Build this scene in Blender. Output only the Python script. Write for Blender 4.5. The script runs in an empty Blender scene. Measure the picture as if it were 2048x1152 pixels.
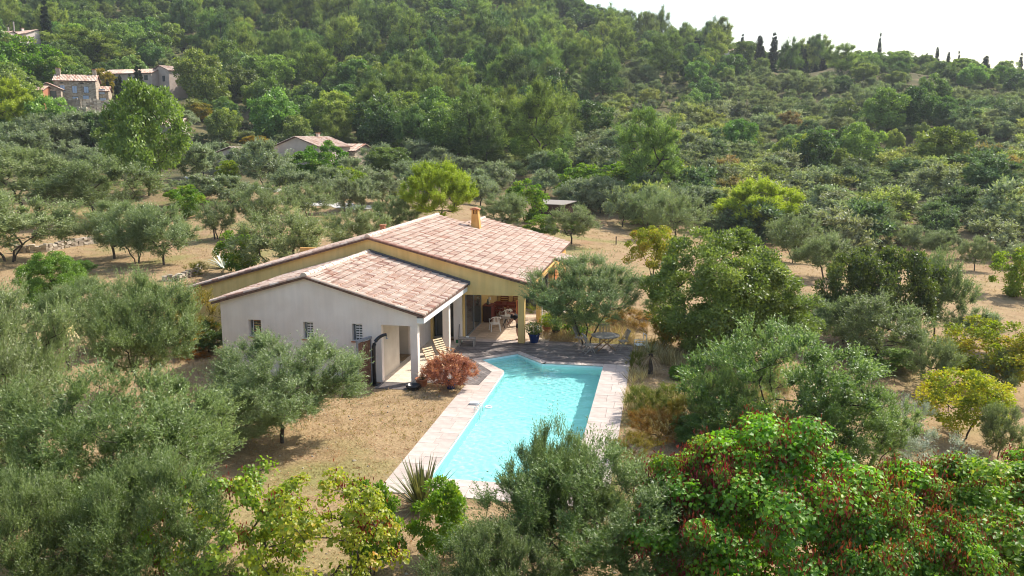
import bpy, math, random
import numpy as np
from mathutils import Vector, Matrix
R = math.radians
rng = np.random.default_rng(7)
random.seed(7)
sc = bpy.context.scene
COL = sc.collection

# ------------------------------------------------------------------ camera, sky, sun, exposure
F, CX, CY, HY, HC = 1665., 1024., 576., 285., 10.
pitch = math.atan((CY-HY)/F)
yaw = math.atan(308./math.hypot(F, CY-HY))
cam = bpy.data.cameras.new('camera'); camo = bpy.data.objects.new('camera', cam); COL.objects.link(camo)
cam.sensor_width = 36; cam.lens = 36*F/2048; cam.clip_end = 6000; cam.clip_start = 0.3
camo.location = (0, 0, HC); camo.rotation_euler = (math.pi/2-pitch, 0, yaw)
sc.camera = camo
SUN_EL, SUN_AZ = 46., 44.6          # azimuth clockwise from +Y
w = bpy.data.worlds.new('World'); sc.world = w; w.use_nodes = True
nt = w.node_tree; bg = nt.nodes['Background']
sky = nt.nodes.new('ShaderNodeTexSky'); sky.sky_type = 'NISHITA'; sky.sun_disc = False
sky.sun_elevation = R(SUN_EL); sky.sun_rotation = R(SUN_AZ); sky.altitude = 300; sky.air_density = 1.3; sky.dust_density = 3.0; sky.ozone_density = 1.0
nt.links.new(sky.outputs[0], bg.inputs[0]); bg.inputs[1].default_value = 0.15
sl = bpy.data.lights.new('sun', 'SUN'); sl.energy = 4.1; sl.angle = R(0.5); sl.color = (1, .95, .87)
so = bpy.data.objects.new('sun', sl); COL.objects.link(so)
sv = Vector((math.sin(R(SUN_AZ))*math.cos(R(SUN_EL)), math.cos(R(SUN_AZ))*math.cos(R(SUN_EL)), math.sin(R(SUN_EL))))
so.rotation_euler = sv.to_track_quat('Z', 'Y').to_euler(); so.location = (60, 60, 90)
sc.view_settings.view_transform = 'Standard'; sc.view_settings.look = 'None'
sc.view_settings.exposure = 0.70; sc.view_settings.gamma = 1.0; sc.view_settings.use_curve_mapping = False
sc.cycles.use_denoising = True; sc.cycles.denoising_prefilter = 'ACCURATE'; sc.cycles.filter_width = 1.05; sc.cycles.sample_clamp_indirect = 6; sc.cycles.adaptive_threshold = .015
sc.cycles.max_bounces = 8; sc.cycles.transparent_max_bounces = 12; sc.cycles.volume_bounces = 0
sc.cycles.use_adaptive_sampling = True

# ------------------------------------------------------------------ projection helpers (photo pixel -> place)
hd = np.array([-math.sin(yaw), math.cos(yaw), 0]); rt = np.array([math.cos(yaw), math.sin(yaw), 0]); up = np.array([0, 0, 1.])
fw = hd*math.cos(pitch)-up*math.sin(pitch); cu = hd*math.sin(pitch)+up*math.cos(pitch)
C0 = np.array([0, 0, HC])
def ray(x, y): return fw+rt*(x-CX)/F-cu*(y-CY)/F
def g(x, y, z=0.):
    r = ray(x, y); return C0+r*((z-HC)/r[2])
def at(x, y, d):
    r = ray(x, y); return C0+r*(d/math.hypot(r[0], r[1]))
def pr(p):
    d = np.array(p)-C0; q = d@fw; return (CX+F*(d@rt)/q, CY-F*(d@cu)/q)

# ------------------------------------------------------------------ tagging
def tag(o, label=None, cat=None, group=None, kind=None):
    if label: o['label'] = label
    if cat: o['category'] = cat
    if group: o['group'] = group
    if kind: o['kind'] = kind
    return o
def empty(name, loc=(0, 0, 0), rz=0, label=None, cat=None, group=None):
    o = bpy.data.objects.new(name, None); COL.objects.link(o); o.location = tuple(loc); o.rotation_euler = (0, 0, rz)
    o.empty_display_size = .2
    return tag(o, label, cat, group)
def link(name, me, parent=None, loc=None, rot=None, scale=None):
    o = bpy.data.objects.new(name, me); COL.objects.link(o)
    if parent is not None: o.parent = parent
    if loc is not None: o.location = tuple(loc)
    if rot is not None: o.rotation_euler = rot
    if scale is not None: o.scale = scale
    return o
def copy_tree(o, parent=None):
    c = o.copy(); COL.objects.link(c); c.parent = parent
    for ch in list(o.children): copy_tree(ch, c)
    return c

# ------------------------------------------------------------------ materials
def mat(name, col, rough=.8, col2=None, scale=3., bump=0., bscale=30., spec=.3, metal=0., detail=4, var=0., coords='Object', ramp=(.35, .65)):
    m = bpy.data.materials.new(name); m.use_nodes = True; t = m.node_tree; b = t.nodes['Principled BSDF']
    b.inputs['Roughness'].default_value = rough; b.inputs['Specular IOR Level'].default_value = spec; b.inputs['Metallic'].default_value = metal
    L = t.links.new; tc = t.nodes.new('ShaderNodeTexCoord')
    if coords == 'World':
        gn = t.nodes.new('ShaderNodeNewGeometry'); vec = gn.outputs['Position']
    else: vec = tc.outputs['Object']
    out = None
    if col2 is None: b.inputs['Base Color'].default_value = (*col, 1)
    else:
        n = t.nodes.new('ShaderNodeTexNoise'); n.inputs['Scale'].default_value = scale; n.inputs['Detail'].default_value = detail; L(vec, n.inputs['Vector'])
        r = t.nodes.new('ShaderNodeValToRGB'); r.color_ramp.elements[0].color = (*col, 1); r.color_ramp.elements[1].color = (*col2, 1)
        r.color_ramp.elements[0].position = ramp[0]; r.color_ramp.elements[1].position = ramp[1]
        L(n.outputs['Fac'], r.inputs['Fac']); L(r.outputs[0], b.inputs['Base Color']); out = r.outputs[0]
    if var > 0:
        oi = t.nodes.new('ShaderNodeObjectInfo'); hs = t.nodes.new('ShaderNodeHueSaturation')
        mr = t.nodes.new('ShaderNodeMapRange'); mr.inputs['To Min'].default_value = 1-var; mr.inputs['To Max'].default_value = 1+var
        L(oi.outputs['Random'], mr.inputs['Value']); L(mr.outputs[0], hs.inputs['Value'])
        if out: L(out, hs.inputs['Color'])
        else: hs.inputs['Color'].default_value = (*col, 1)
        L(hs.outputs[0], b.inputs['Base Color'])
    if bump > 0:
        n2 = t.nodes.new('ShaderNodeTexNoise'); n2.inputs['Scale'].default_value = bscale; n2.inputs['Detail'].default_value = 5; L(vec, n2.inputs['Vector'])
        bp = t.nodes.new('ShaderNodeBump'); bp.inputs['Strength'].default_value = bump; bp.inputs['Distance'].default_value = .02
        L(n2.outputs['Fac'], bp.inputs['Height']); L(bp.outputs[0], b.inputs['Normal'])
    return m

def leaf_mat(name, cols, back=None, trans=.35, gloss=.12, rough=.45, objvar=.18):
    """cols: list of (pos, rgb) ramp over per-leaf attribute v; back: rgb seen on the underside"""
    m = bpy.data.materials.new(name); m.use_nodes = True; t = m.node_tree; L = t.links.new
    for n in list(t.nodes): t.nodes.remove(n)
    out = t.nodes.new('ShaderNodeOutputMaterial')
    a = t.nodes.new('ShaderNodeAttribute'); a.attribute_name = 'v'
    r = t.nodes.new('ShaderNodeValToRGB')
    while len(r.color_ramp.elements) < len(cols): r.color_ramp.elements.new(.5)
    for e, (p, c) in zip(r.color_ramp.elements, cols): e.position = p; e.color = (*c, 1)
    L(a.outputs['Fac'], r.inputs['Fac'])
    oi = t.nodes.new('ShaderNodeObjectInfo')
    hs = t.nodes.new('ShaderNodeHueSaturation')
    mr = t.nodes.new('ShaderNodeMapRange'); mr.inputs['To Min'].default_value = 1-objvar; mr.inputs['To Max'].default_value = 1+objvar
    L(oi.outputs['Random'], mr.inputs['Value']); L(mr.outputs[0], hs.inputs['Value'])
    m2 = t.nodes.new('ShaderNodeMath'); m2.operation = 'MULTIPLY'; m2.inputs[1].default_value = 7.31
    m3 = t.nodes.new('ShaderNodeMath'); m3.operation = 'FRACT'
    m4 = t.nodes.new('ShaderNodeMapRange'); m4.inputs['To Min'].default_value = .478; m4.inputs['To Max'].default_value = .518
    L(oi.outputs['Random'], m2.inputs[0]); L(m2.outputs[0], m3.inputs[0]); L(m3.outputs[0], m4.inputs['Value']); L(m4.outputs[0], hs.inputs['Hue'])
    L(r.outputs[0], hs.inputs['Color'])
    cmul = t.nodes.new('ShaderNodeMix'); cmul.data_type = 'RGBA'; cmul.blend_type = 'MULTIPLY'; cmul.inputs[0].default_value = 1
    L(hs.outputs[0], cmul.inputs[6]); L(oi.outputs['Color'], cmul.inputs[7])
    col = cmul.outputs[2]
    if back:
        ge = t.nodes.new('ShaderNodeNewGeometry'); mx = t.nodes.new('ShaderNodeMix'); mx.data_type = 'RGBA'
        L(ge.outputs['Backfacing'], mx.inputs[0]); L(col, mx.inputs[6]); mx.inputs[7].default_value = (*back, 1); col = mx.outputs[2]
    d = t.nodes.new('ShaderNodeBsdfDiffuse'); L(col, d.inputs['Color'])
    tr = t.nodes.new('ShaderNodeBsdfTranslucent')
    br = t.nodes.new('ShaderNodeMix'); br.data_type = 'RGBA'; br.blend_type = 'MULTIPLY'; br.inputs[0].default_value = 1; L(col, br.inputs[6]); br.inputs[7].default_value = (1.5, 1.7, .8, 1)
    L(br.outputs[2], tr.inputs['Color'])
    s1 = t.nodes.new('ShaderNodeMixShader'); s1.inputs[0].default_value = trans; L(d.outputs[0], s1.inputs[1]); L(tr.outputs[0], s1.inputs[2])
    gl = t.nodes.new('ShaderNodeBsdfGlossy'); gl.inputs['Roughness'].default_value = rough; gl.inputs['Color'].default_value = (1, 1, 1, 1)
    fr = t.nodes.new('ShaderNodeFresnel'); fr.inputs[0].default_value = 1.4
    fm = t.nodes.new('ShaderNodeMath'); fm.operation = 'MINIMUM'; fm.inputs[1].default_value = gloss*.32; L(fr.outputs[0], fm.inputs[0])
    s2 = t.nodes.new('ShaderNodeMixShader'); L(fm.outputs[0], s2.inputs[0]); L(s1.outputs[0], s2.inputs[1]); L(gl.outputs[0], s2.inputs[2])
    L(s2.outputs[0], out.inputs[0])
    return m

M = {}
def streaks(m, k=.22):
    t = m.node_tree; b = t.nodes['Principled BSDF']; L = t.links.new; src = b.inputs['Base Color'].links[0].from_socket
    ge = t.nodes.new('ShaderNodeNewGeometry'); mp = t.nodes.new('ShaderNodeMapping'); mp.inputs['Scale'].default_value = (3.2, 3.2, .28); L(ge.outputs['Position'], mp.inputs[0])
    n = t.nodes.new('ShaderNodeTexNoise'); n.inputs['Scale'].default_value = 1.6; n.inputs['Detail'].default_value = 8; L(mp.outputs[0], n.inputs['Vector'])
    r = t.nodes.new('ShaderNodeMapRange'); r.inputs['From Min'].default_value = .3; r.inputs['From Max'].default_value = .62; r.inputs['To Min'].default_value = 1-k; r.inputs['To Max'].default_value = 1.03; L(n.outputs['Fac'], r.inputs['Value'])
    v = t.nodes.new('ShaderNodeVectorMath'); v.operation = 'MULTIPLY'; L(src, v.inputs[0]); L(r.outputs[0], v.inputs[1]); L(v.outputs[0], b.inputs['Base Color']); return m
M['white_render'] = mat('white_render', (.80, .68, .585), .9, (.86, .75, .66), 1.2, .35, 60, .2)
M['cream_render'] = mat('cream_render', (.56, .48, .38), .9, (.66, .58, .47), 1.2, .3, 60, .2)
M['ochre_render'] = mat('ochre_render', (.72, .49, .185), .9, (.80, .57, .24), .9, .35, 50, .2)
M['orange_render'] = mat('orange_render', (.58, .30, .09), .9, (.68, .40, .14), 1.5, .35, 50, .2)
M['white_paint'] = mat('white_paint', (.78, .77, .74), .5)
M['grey_metal'] = mat('grey_metal', (.22, .23, .25), .45, spec=.5)
M['dark_metal'] = mat('dark_metal', (.03, .03, .035), .4, spec=.5)
M['zinc'] = mat('zinc', (.10, .10, .115), .5, spec=.5)
M['dark_inside'] = mat('dark_inside', (.05, .045, .04), .9)
M['glass'] = mat('glass', (.075, .085, .085), .08, spec=.8)
M['pale_curtain'] = mat('pale_curtain', (.30, .29, .27), .9)
M['terracotta'] = mat('terracotta', (.36, .14, .07), .8, (.46, .2, .11), 8, .3)
M['blue_glaze'] = mat('blue_glaze', (.012, .035, .13), .15, spec=.6)
M['soil'] = mat('soil', (.04, .03, .02), 1)
M['teak_grey'] = mat('teak_grey', (.30, .265, .225), .75, (.42, .37, .32), 12, .3, 60)
M['teak_brown'] = mat('teak_brown', (.36, .19, .09), .6, (.46, .26, .13), 12, .2, 60)
M['pale_wood'] = mat('pale_wood', (.62, .47, .27), .6, (.74, .6, .38), 9, .2, 60)
M['red_wood'] = mat('red_wood', (.16, .03, .02), .45, (.24, .05, .03), 6)
M['orange_wood'] = mat('orange_wood', (.45, .15, .05), .5, (.55, .2, .07), 6)
M['dark_wood'] = mat('dark_wood', (.06, .03, .02), .5)
M['slat_wood'] = mat('slat_wood', (.15, .075, .045), .7, (.25, .13, .08), 7)
M['white_plastic'] = mat('white_plastic', (.82, .82, .8), .35, spec=.5)
M['black_plastic'] = mat('black_plastic', (.02, .02, .022), .3, spec=.5)
M['deck_wood'] = mat('deck_wood', (.125, .105, .095), .8, (.23, .195, .175), 3., .4, 40, var=.28)
M['slab_stone'] = mat('slab_stone', (.44, .36, .31), .85, (.53, .445, .385), 2.5, .3, 30, var=.10)
M['cream_tile'] = mat('cream_tile', (.60, .50, .38), .6, (.70, .60, .48), 3, .1, 30, var=.08)
M['tan_tile'] = mat('tan_tile', (.50, .37, .26), .6, (.60, .47, .35), 3, .1, 30, var=.15)
M['grout'] = mat('grout', (.30, .26, .22), .95)
M['concrete'] = mat('concrete', (.34, .29, .25), .9, (.44, .38, .33), 2, .4, 30)
M['pool_liner'] = mat('pool_liner', (.66, .86, .84), .6, (.72, .9, .88), 4)
M['bark'] = mat('bark', (.055, .04, .03), .95, (.12, .095, .075), 9, .9, 25)
M['bark_light'] = mat('bark_light', (.16, .13, .1), .95, (.25, .21, .17), 9, .9, 25)
M['stone_wall'] = mat('stone_wall', (.27, .21, .15), .95, (.50, .41, .31), 2.2, .8, 6)
M['dry_stone'] = mat('dry_stone', (.30, .26, .20), .95, (.52, .47, .39), 3, .8, 8, var=.2)
M['pink_render'] = mat('pink_render', (.52, .41, .34), .95, (.60, .49, .41), 1, .3, 20)
M['pale_blue'] = mat('pale_blue', (.36, .45, .58), .6)
M['skin'] = mat('skin', (.45, .25, .17), .6)
M['black_cloth'] = mat('black_cloth', (.015, .015, .018), .9)
M['hair'] = mat('hair', (.02, .014, .01), .6)
M['pale_straw'] = mat('pale_straw', (.6, .5, .3), .9)

streaks(M['white_render'], .035); streaks(M['ochre_render'], .09); streaks(M['orange_render'], .1)
def tile_mat(name, island):
    m = mat(name, (.5, .5, .5), .85); t = m.node_tree; b = t.nodes['Principled BSDF']; L = t.links.new
    r = t.nodes.new('ShaderNodeValToRGB'); r.color_ramp.interpolation = 'CONSTANT'
    pal = [(0, (.57, .41, .31)), (.2, (.63, .48, .37)), (.38, (.48, .30, .215)), (.5, (.67, .53, .42)), (.66, (.54, .375, .28)), (.80, (.40, .21, .14)), (.85, (.56, .40, .31)), (.95, (.34, .19, .14))]
    while len(r.color_ramp.elements) < len(pal): r.color_ramp.elements.new(.5)
    for e, (p, c) in zip(r.color_ramp.elements, pal): e.position = p; e.color = (*c, 1)
    if island:
        ge = t.nodes.new('ShaderNodeNewGeometry'); L(ge.outputs['Random Per Island'], r.inputs['Fac'])
    else:
        oi = t.nodes.new('ShaderNodeObjectInfo'); L(oi.outputs['Random'], r.inputs['Fac'])
    n = t.nodes.new('ShaderNodeTexNoise'); n.inputs['Scale'].default_value = 5; n.inputs['Detail'].default_value = 6
    ge2 = t.nodes.new('ShaderNodeNewGeometry'); L(ge2.outputs['Position'], n.inputs['Vector'])
    mr = t.nodes.new('ShaderNodeMapRange'); mr.inputs['From Min'].default_value = .3; mr.inputs['From Max'].default_value = .7; mr.inputs['To Min'].default_value = .84; mr.inputs['To Max'].default_value = 1.12
    L(n.outputs['Fac'], mr.inputs['Value'])
    mx = t.nodes.new('ShaderNodeVectorMath'); mx.operation = 'MULTIPLY'; L(r.outputs[0], mx.inputs[0]); L(mr.outputs[0], mx.inputs[1])
    L(mx.outputs[0], b.inputs['Base Color'])
    return m
M['tile'] = tile_mat('roof_tile', False); M['tile_many'] = tile_mat('roof_tile_many', True)
M['verge'] = mat('verge', (.40, .19, .13), .85, (.52, .31, .23), 4)
M['ridge'] = mat('ridge_tile', (.58, .44, .34), .85, (.68, .55, .44), 4, var=.1)
def stones_mat():
    m = mat('stones', (.5, .5, .5), .95, bump=.5, bscale=8); t = m.node_tree; b = t.nodes['Principled BSDF']; L = t.links.new
    ge = t.nodes.new('ShaderNodeNewGeometry'); r = t.nodes.new('ShaderNodeValToRGB')
    r.color_ramp.elements[0].color = (.24, .19, .14, 1); r.color_ramp.elements[1].color = (.52, .45, .35, 1)
    L(ge.outputs['Random Per Island'], r.inputs['Fac']); L(r.outputs[0], b.inputs['Base Color']); return m
M['stones'] = stones_mat()

# foliage
G1 = lambda k: tuple(k)
M['olive'] = leaf_mat('olive_leaf', [(0, (.10, .125, .045)), (.5, (.175, .21, .078)), (1, (.27, .31, .13))], back=(.27, .32, .17), trans=.28, gloss=.14, objvar=.14)
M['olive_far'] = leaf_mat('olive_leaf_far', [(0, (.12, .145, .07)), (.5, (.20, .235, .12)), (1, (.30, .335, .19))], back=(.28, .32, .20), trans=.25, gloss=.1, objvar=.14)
M['judas'] = leaf_mat('judas_leaf', [(0, (.13, .19, .015)), (.5, (.22, .29, .022)), (.8, (.34, .36, .03)), (.93, (.52, .42, .04)), (1, (.42, .17, .06))], trans=.45, gloss=.08, objvar=.03)
M['judas_dark'] = leaf_mat('judas_leaf_dark', [(0, (.075, .15, .015)), (.5, (.15, .25, .02)), (.88, (.26, .36, .03)), (1, (.44, .40, .04))], trans=.42, gloss=.08, objvar=.03)
M['pod'] = leaf_mat('seed_pod', [(0, (.15, .022, .014)), (1, (.30, .06, .035))], trans=.25, gloss=.05, objvar=0)
M['lime'] = leaf_mat('lime_leaf', [(0, (.12, .20, .015)), (.7, (.19, .27, .02)), (1, (.36, .34, .03))], trans=.45, gloss=.08, objvar=.08)
M['yellow'] = leaf_mat('yellow_leaf', [(0, (.18, .23, .018)), (.5, (.36, .35, .025)), (.85, (.55, .40, .03)), (1, (.45, .17, .04))], trans=.4, gloss=.06, objvar=.1)
M['broad'] = leaf_mat('broad_leaf', [(0, (.09, .125, .025)), (.6, (.165, .215, .04)), (1, (.28, .31, .07))], trans=.38, gloss=.12, objvar=.15)
M['glossy'] = leaf_mat('glossy_leaf', [(0, (.08, .13, .026)), (.6, (.155, .23, .042)), (1, (.28, .34, .08))], back=(.21, .27, .12), trans=.4, gloss=.22, objvar=.1)
M['oak'] = leaf_mat('oak_leaf', [(0, (.085, .13, .03)), (.6, (.17, .235, .052)), (1, (.31, .365, .10))], trans=.3, gloss=.1, objvar=.28)
M['pine'] = leaf_mat('pine_needle', [(0, (.08, .115, .03)), (.5, (.165, .22, .055)), (1, (.34, .395, .115))], trans=.28, gloss=.06, objvar=.22)
M['pine_lime'] = leaf_mat('pine_lime', [(0, (.18, .22, .018)), (.5, (.34, .39, .03)), (1, (.52, .56, .06))], trans=.3, gloss=.06, objvar=.1)
M['cypress'] = leaf_mat('cypress_leaf', [(0, (.018, .035, .015)), (1, (.05, .075, .03))], trans=.1, gloss=.05, objvar=.15)
M['scrub'] = leaf_mat('scrub_leaf', [(0, (.12, .145, .06)), (.5, (.22, .25, .11)), (1, (.34, .37, .18))], trans=.28, gloss=.08, objvar=.3)
M['maple'] = leaf_mat('maple_leaf', [(0, (.19, .07, .04)), (.5, (.39, .165, .095)), (1, (.58, .31, .20))], trans=.35, gloss=.05, objvar=0)
M['gold'] = leaf_mat('gold_shrub', [(0, (.12, .13, .02)), (.5, (.24, .20, .03)), (1, (.38, .28, .05))], trans=.3, gloss=.04, objvar=.1)
M['straw'] = leaf_mat('straw', [(0, (.25, .18, .09)), (.5, (.42, .32, .17)), (.85, (.56, .46, .28)), (1, (.24, .25, .09))], trans=.2, gloss=.03, objvar=0)
M['silver'] = leaf_mat('silver_leaf', [(0, (.14, .17, .12)), (1, (.34, .38, .30))], back=(.45, .48, .42), trans=.2, gloss=.25, objvar=0)
M['flax'] = leaf_mat('flax_leaf', [(0, (.08, .09, .03)), (.6, (.16, .17, .06)), (1, (.34, .30, .14))], trans=.2, gloss=.15, objvar=0)

# ------------------------------------------------------------------ mesh builder for built things
class MB:
    def __init__(s): s.v = []; s.f = []
    def add(s, vs, fs):
        b = len(s.v); s.v += [tuple(v) for v in vs]; s.f += [tuple(i+b for i in f) for f in fs]; return s
    def box(s, x0, y0, z0, x1, y1, z1):
        return s.add([(x0, y0, z0), (x1, y0, z0), (x1, y1, z0), (x0, y1, z0), (x0, y0, z1), (x1, y0, z1), (x1, y1, z1), (x0, y1, z1)],
                     [(0, 3, 2, 1), (4, 5, 6, 7), (0, 1, 5, 4), (1, 2, 6, 5), (2, 3, 7, 6), (3, 0, 4, 7)])
    def prism(s, poly, axis, a, b):
        """poly of 2D points extruded along axis ('x','y','z') from a to b"""
        n = len(poly)
        def P(q, t): return {'x': (t, q[0], q[1]), 'y': (q[0], t, q[1]), 'z': (q[0], q[1], t)}[axis]
        vs = [P(q, a) for q in poly]+[P(q, b) for q in poly]
        return s.add(vs, [tuple(range(n)), tuple(range(2*n-1, n-1, -1))]+[(i, (i+1) % n, n+(i+1) % n, n+i) for i in range(n)])
    def bar(s, p, q, w, h=None, upv=(0, 0, 1)):
        p, q = Vector(p), Vector(q); h = h or w; d = (q-p).normalized(); u = Vector(upv)
        if abs(d.dot(u)) > .95: u = Vector((0, 1, 0))
        sx = d.cross(u).normalized()*w/2; sy = sx.cross(d).normalized()*h/2
        vs = [p-sx-sy, p+sx-sy, p+sx+sy, p-sx+sy, q-sx-sy, q+sx-sy, q+sx+sy, q-sx+sy]
        return s.add(vs, [(0, 3, 2, 1), (4, 5, 6, 7), (0, 1, 5, 4), (1, 2, 6, 5), (2, 3, 7, 6), (3, 0, 4, 7)])
    def tube(s, pts, rads, n=8, cap=True):
        pts = [Vector(p) for p in pts]; rads = rads if hasattr(rads, '__len__') else [rads]*len(pts)
        b = len(s.v); ring = []
        for i, p in enumerate(pts):
            d = (pts[min(i+1, len(pts)-1)]-pts[max(i-1, 0)]).normalized(); u = Vector((0, 0, 1)) if abs(d.z) < .9 else Vector((1, 0, 0))
            sx = d.cross(u).normalized(); sy = sx.cross(d)
            for k in range(n):
                a = 2*math.pi*k/n; s.v.append(tuple(p+(sx*math.cos(a)+sy*math.sin(a))*rads[i]))
        for i in range(len(pts)-1):
            for k in range(n):
                a0 = b+i*n+k; a1 = b+i*n+(k+1) % n; s.f.append((a0, a1, a1+n, a0+n))
        if cap: s.f.append(tuple(b+k for k in range(n))[::-1]); s.f.append(tuple(b+(len(pts)-1)*n+k for k in range(n)))
        return s
    def lathe(s, prof, c=(0, 0, 0), n=20):
        b = len(s.v)
        for r, z in prof:
            for k in range(n): a = 2*math.pi*k/n; s.v.append((c[0]+r*math.cos(a), c[1]+r*math.sin(a), c[2]+z))
        for i in range(len(prof)-1):
            for k in range(n):
                a0 = b+i*n+k; a1 = b+i*n+(k+1) % n; s.f.append((a0, a1, a1+n, a0+n))
        return s
    def mesh(s, name, m, smooth=False):
        me = bpy.data.meshes.new(name); me.from_pydata(s.v, [], s.f)
        if m: me.materials.append(m)
        if smooth: me.shade_smooth()
        me.update(); return me
    def build(s, name, m, parent=None, smooth=False, bevel=0):
        o = link(name, s.mesh(name, m, smooth), parent)
        if bevel:
            bv = o.modifiers.new('bevel', 'BEVEL'); bv.width = bevel; bv.segments = 2
        return o
def box(name, m, parent, a, b, bevel=0): return MB().box(*a, *b).build(name, m, parent, bevel=bevel)

def np_mesh(name, verts, faces, m=None, attr=None, mats=None, midx=None, smooth=False):
    """faces (n,k) array"""
    me = bpy.data.meshes.new(name); n, k = faces.shape
    me.vertices.add(len(verts)); me.vertices.foreach_set('co', np.asarray(verts, np.float32).ravel())
    me.loops.add(n*k); me.loops.foreach_set('vertex_index', faces.astype(np.int32).ravel())
    me.polygons.add(n); me.polygons.foreach_set('loop_start', np.arange(0, n*k, k, dtype=np.int32)); me.polygons.foreach_set('loop_total', np.full(n, k, np.int32))
    for q in (mats or ([m] if m else [])): me.materials.append(q)
    if midx is not None: me.polygons.foreach_set('material_index', midx.astype(np.int32))
    if attr is not None:
        a = me.attributes.new('v', 'FLOAT', 'POINT'); a.data.foreach_set('value', attr.astype(np.float32))
    me.update(calc_edges=True)
    if smooth: me.shade_smooth()
    return me

# ------------------------------------------------------------------ noise + terrain
def vnoise(x, y, seed=0):
    xi = np.floor(x).astype(int); yi = np.floor(y).astype(int); fx = x-xi; fy = y-yi
    fx = fx*fx*(3-2*fx); fy = fy*fy*(3-2*fy)
    def h(a, b):
        n = (a*374761393+b*668265263+seed*69069) & 0x7fffffff; n = (n ^ (n >> 13))*1274126177 & 0x7fffffff
        return ((n ^ (n >> 16)) & 0xffff)/65535.
    return (h(xi, yi)*(1-fx)+h(xi+1, yi)*fx)*(1-fy)+(h(xi, yi+1)*(1-fx)+h(xi+1, yi+1)*fx)*fy
ctl = []
for x, y in [(-30, 5), (-30, 20), (-28, 35), (-27, 50), (-15, 0), (-15, 12), (-15, 25), (-20, 40), (-20, 60), (-10, 66), (-5, 60), (-5, 50), (-4, 44), (-10, 20), (-8, 45), (-12, 32), (-2, 30), (-2, 40)]: ctl.append((x, y, 0.))
for px, py, z in [(1320, 880, -.4), (1330, 700, -.15), (1450, 730, -.9), (1215, 490, 0.), (1230, 540, -.1), (1600, 900, -2.), (1748, 742, -2.), (1990, 925, -2.8), (1990, 700, -2.6), (2040, 600, -2.3), (1900, 560, -1.9), (1585, 525, -1.4), (1500, 470, -1.5), (1945, 545, -2.3),
                   (878, 495, .4), (1137, 487, .2), (1010, 440, 1.2), (328, 530, .9), (435, 482, 1.3), (700, 520, .5), (150, 520, .9), (250, 570, .5), (100, 600, .3), (560, 463, 1.7), (390, 408, 2.8), (700, 420, 2.2), (250, 420, 2.2), (60, 440, 2.2), (900, 400, 2.4), (1250, 430, .6)]:
    p = g(px, py, z); ctl.append((p[0], p[1], z))
for px, py, d in [(400, 356, 122), (730, 352, 150), (560, 350, 150), (345, 272, 195), (160, 207, 233), (60, 210, 230), (300, 190, 262), (20, 300, 175), (100, 90, 330), (200, 100, 340), (50, 40, 380), (300, 30, 400), (500, 70, 350), (500, 0, 420), (600, 250, 215), (600, 170, 275),
                  (1000, 336, 150), (850, 250, 205), (850, 150, 280), (1000, 90, 330), (850, 0, 430), (1000, -15, 450), (1110, 20, 430), (1150, 110, 330), (1150, 230, 215), (1150, 330, 150), (1400, 330, 152), (1400, 420, 112), (1600, 430, 130), (1600, 300, 190), (1600, 200, 270), (1600, 140, 340), (1350, 110, 370), (1450, 125, 365), (1250, 75, 400),
                  (1850, 150, 345), (2048, 172, 335), (1700, 138, 350), (1850, 250, 235), (2048, 260, 225), (1850, 350, 160), (2048, 380, 140), (1850, 440, 118), (2048, 460, 112), (2300, 230, 300), (2300, 400, 140), (-250, 300, 170), (-250, 150, 260), (-250, 60, 360)]:
    p = at(px, py, d); ctl.append(tuple(p))
# beyond the ridge and behind the camera the land goes on
for px, d, z in [(-400, 620, 120), (100, 600, 110), (600, 620, 118), (1000, 620, 104), (1150, 560, 60), (1400, 560, 32), (1700, 520, 20), (2100, 500, 12), (2600, 500, 10)]:
    r = ray(px, 285); r = r/np.hypot(r[0], r[1]); ctl.append((r[0]*d, r[1]*d, z))
for x, y, z in [(-60, -10, 0), (0, -30, -2), (60, -20, -6), (40, 10, -4), (70, 40, -6), (100, 80, -6), (-80, 30, 2), (-120, 80, 8), (12, 10, -1.5), (8, 22, -.9), (20, 25, -2)]: ctl.append((x, y, z))
ctl = np.array(ctl)
def _phi(r2): return .5*r2*np.log(np.maximum(r2, 1e-9))
_S = 100.
_P = ctl[:, :2]/_S; _n = len(ctl)
_K = _phi(((_P[:, None]-_P[None])**2).sum(-1))+np.eye(_n)*2e-4
_Q = np.c_[np.ones(_n), _P]
_A = np.block([[_K, _Q], [_Q.T, np.zeros((3, 3))]])
_W = np.linalg.solve(_A, np.r_[ctl[:, 2], 0, 0, 0])
def ground(x, y):
    x = np.atleast_1d(np.asarray(x, float)); y = np.atleast_1d(np.asarray(y, float)); sh = x.shape
    q = np.c_[x.ravel(), y.ravel()]/_S; out = np.zeros(len(q))
    for i in range(0, len(q), 20000):
        qq = q[i:i+20000]; out[i:i+20000] = _phi(((qq[:, None]-_P[None])**2).sum(-1))@_W[:_n]+_W[_n]+qq@_W[_n+1:]
    z = out.reshape(sh)
    d = np.hypot(x, y)
    # garden terrace flattened
    dx = np.maximum(np.maximum(-27-x, x+.6), 0); dy = np.maximum(np.maximum(19-y, y-60), 0); fl = np.clip(1-np.hypot(dx, dy)/7., 0, 1); fl = fl*fl*(3-2*fl)
    z = z*(1-fl)-.03*fl
    amp = np.clip((d-60)/120, 0, 1)
    z = z+(vnoise(x/23., y/23., 3)-.5)*5*amp+(vnoise(x/9., y/9., 5)-.5)*1.6*amp+(vnoise(x/2.3, y/2.3, 8)-.5)*.10*(1-fl)+(vnoise(x/.7, y/.7, 9)-.5)*.03
    return z
def gz(x, y): return float(ground(x, y)[0])
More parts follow.
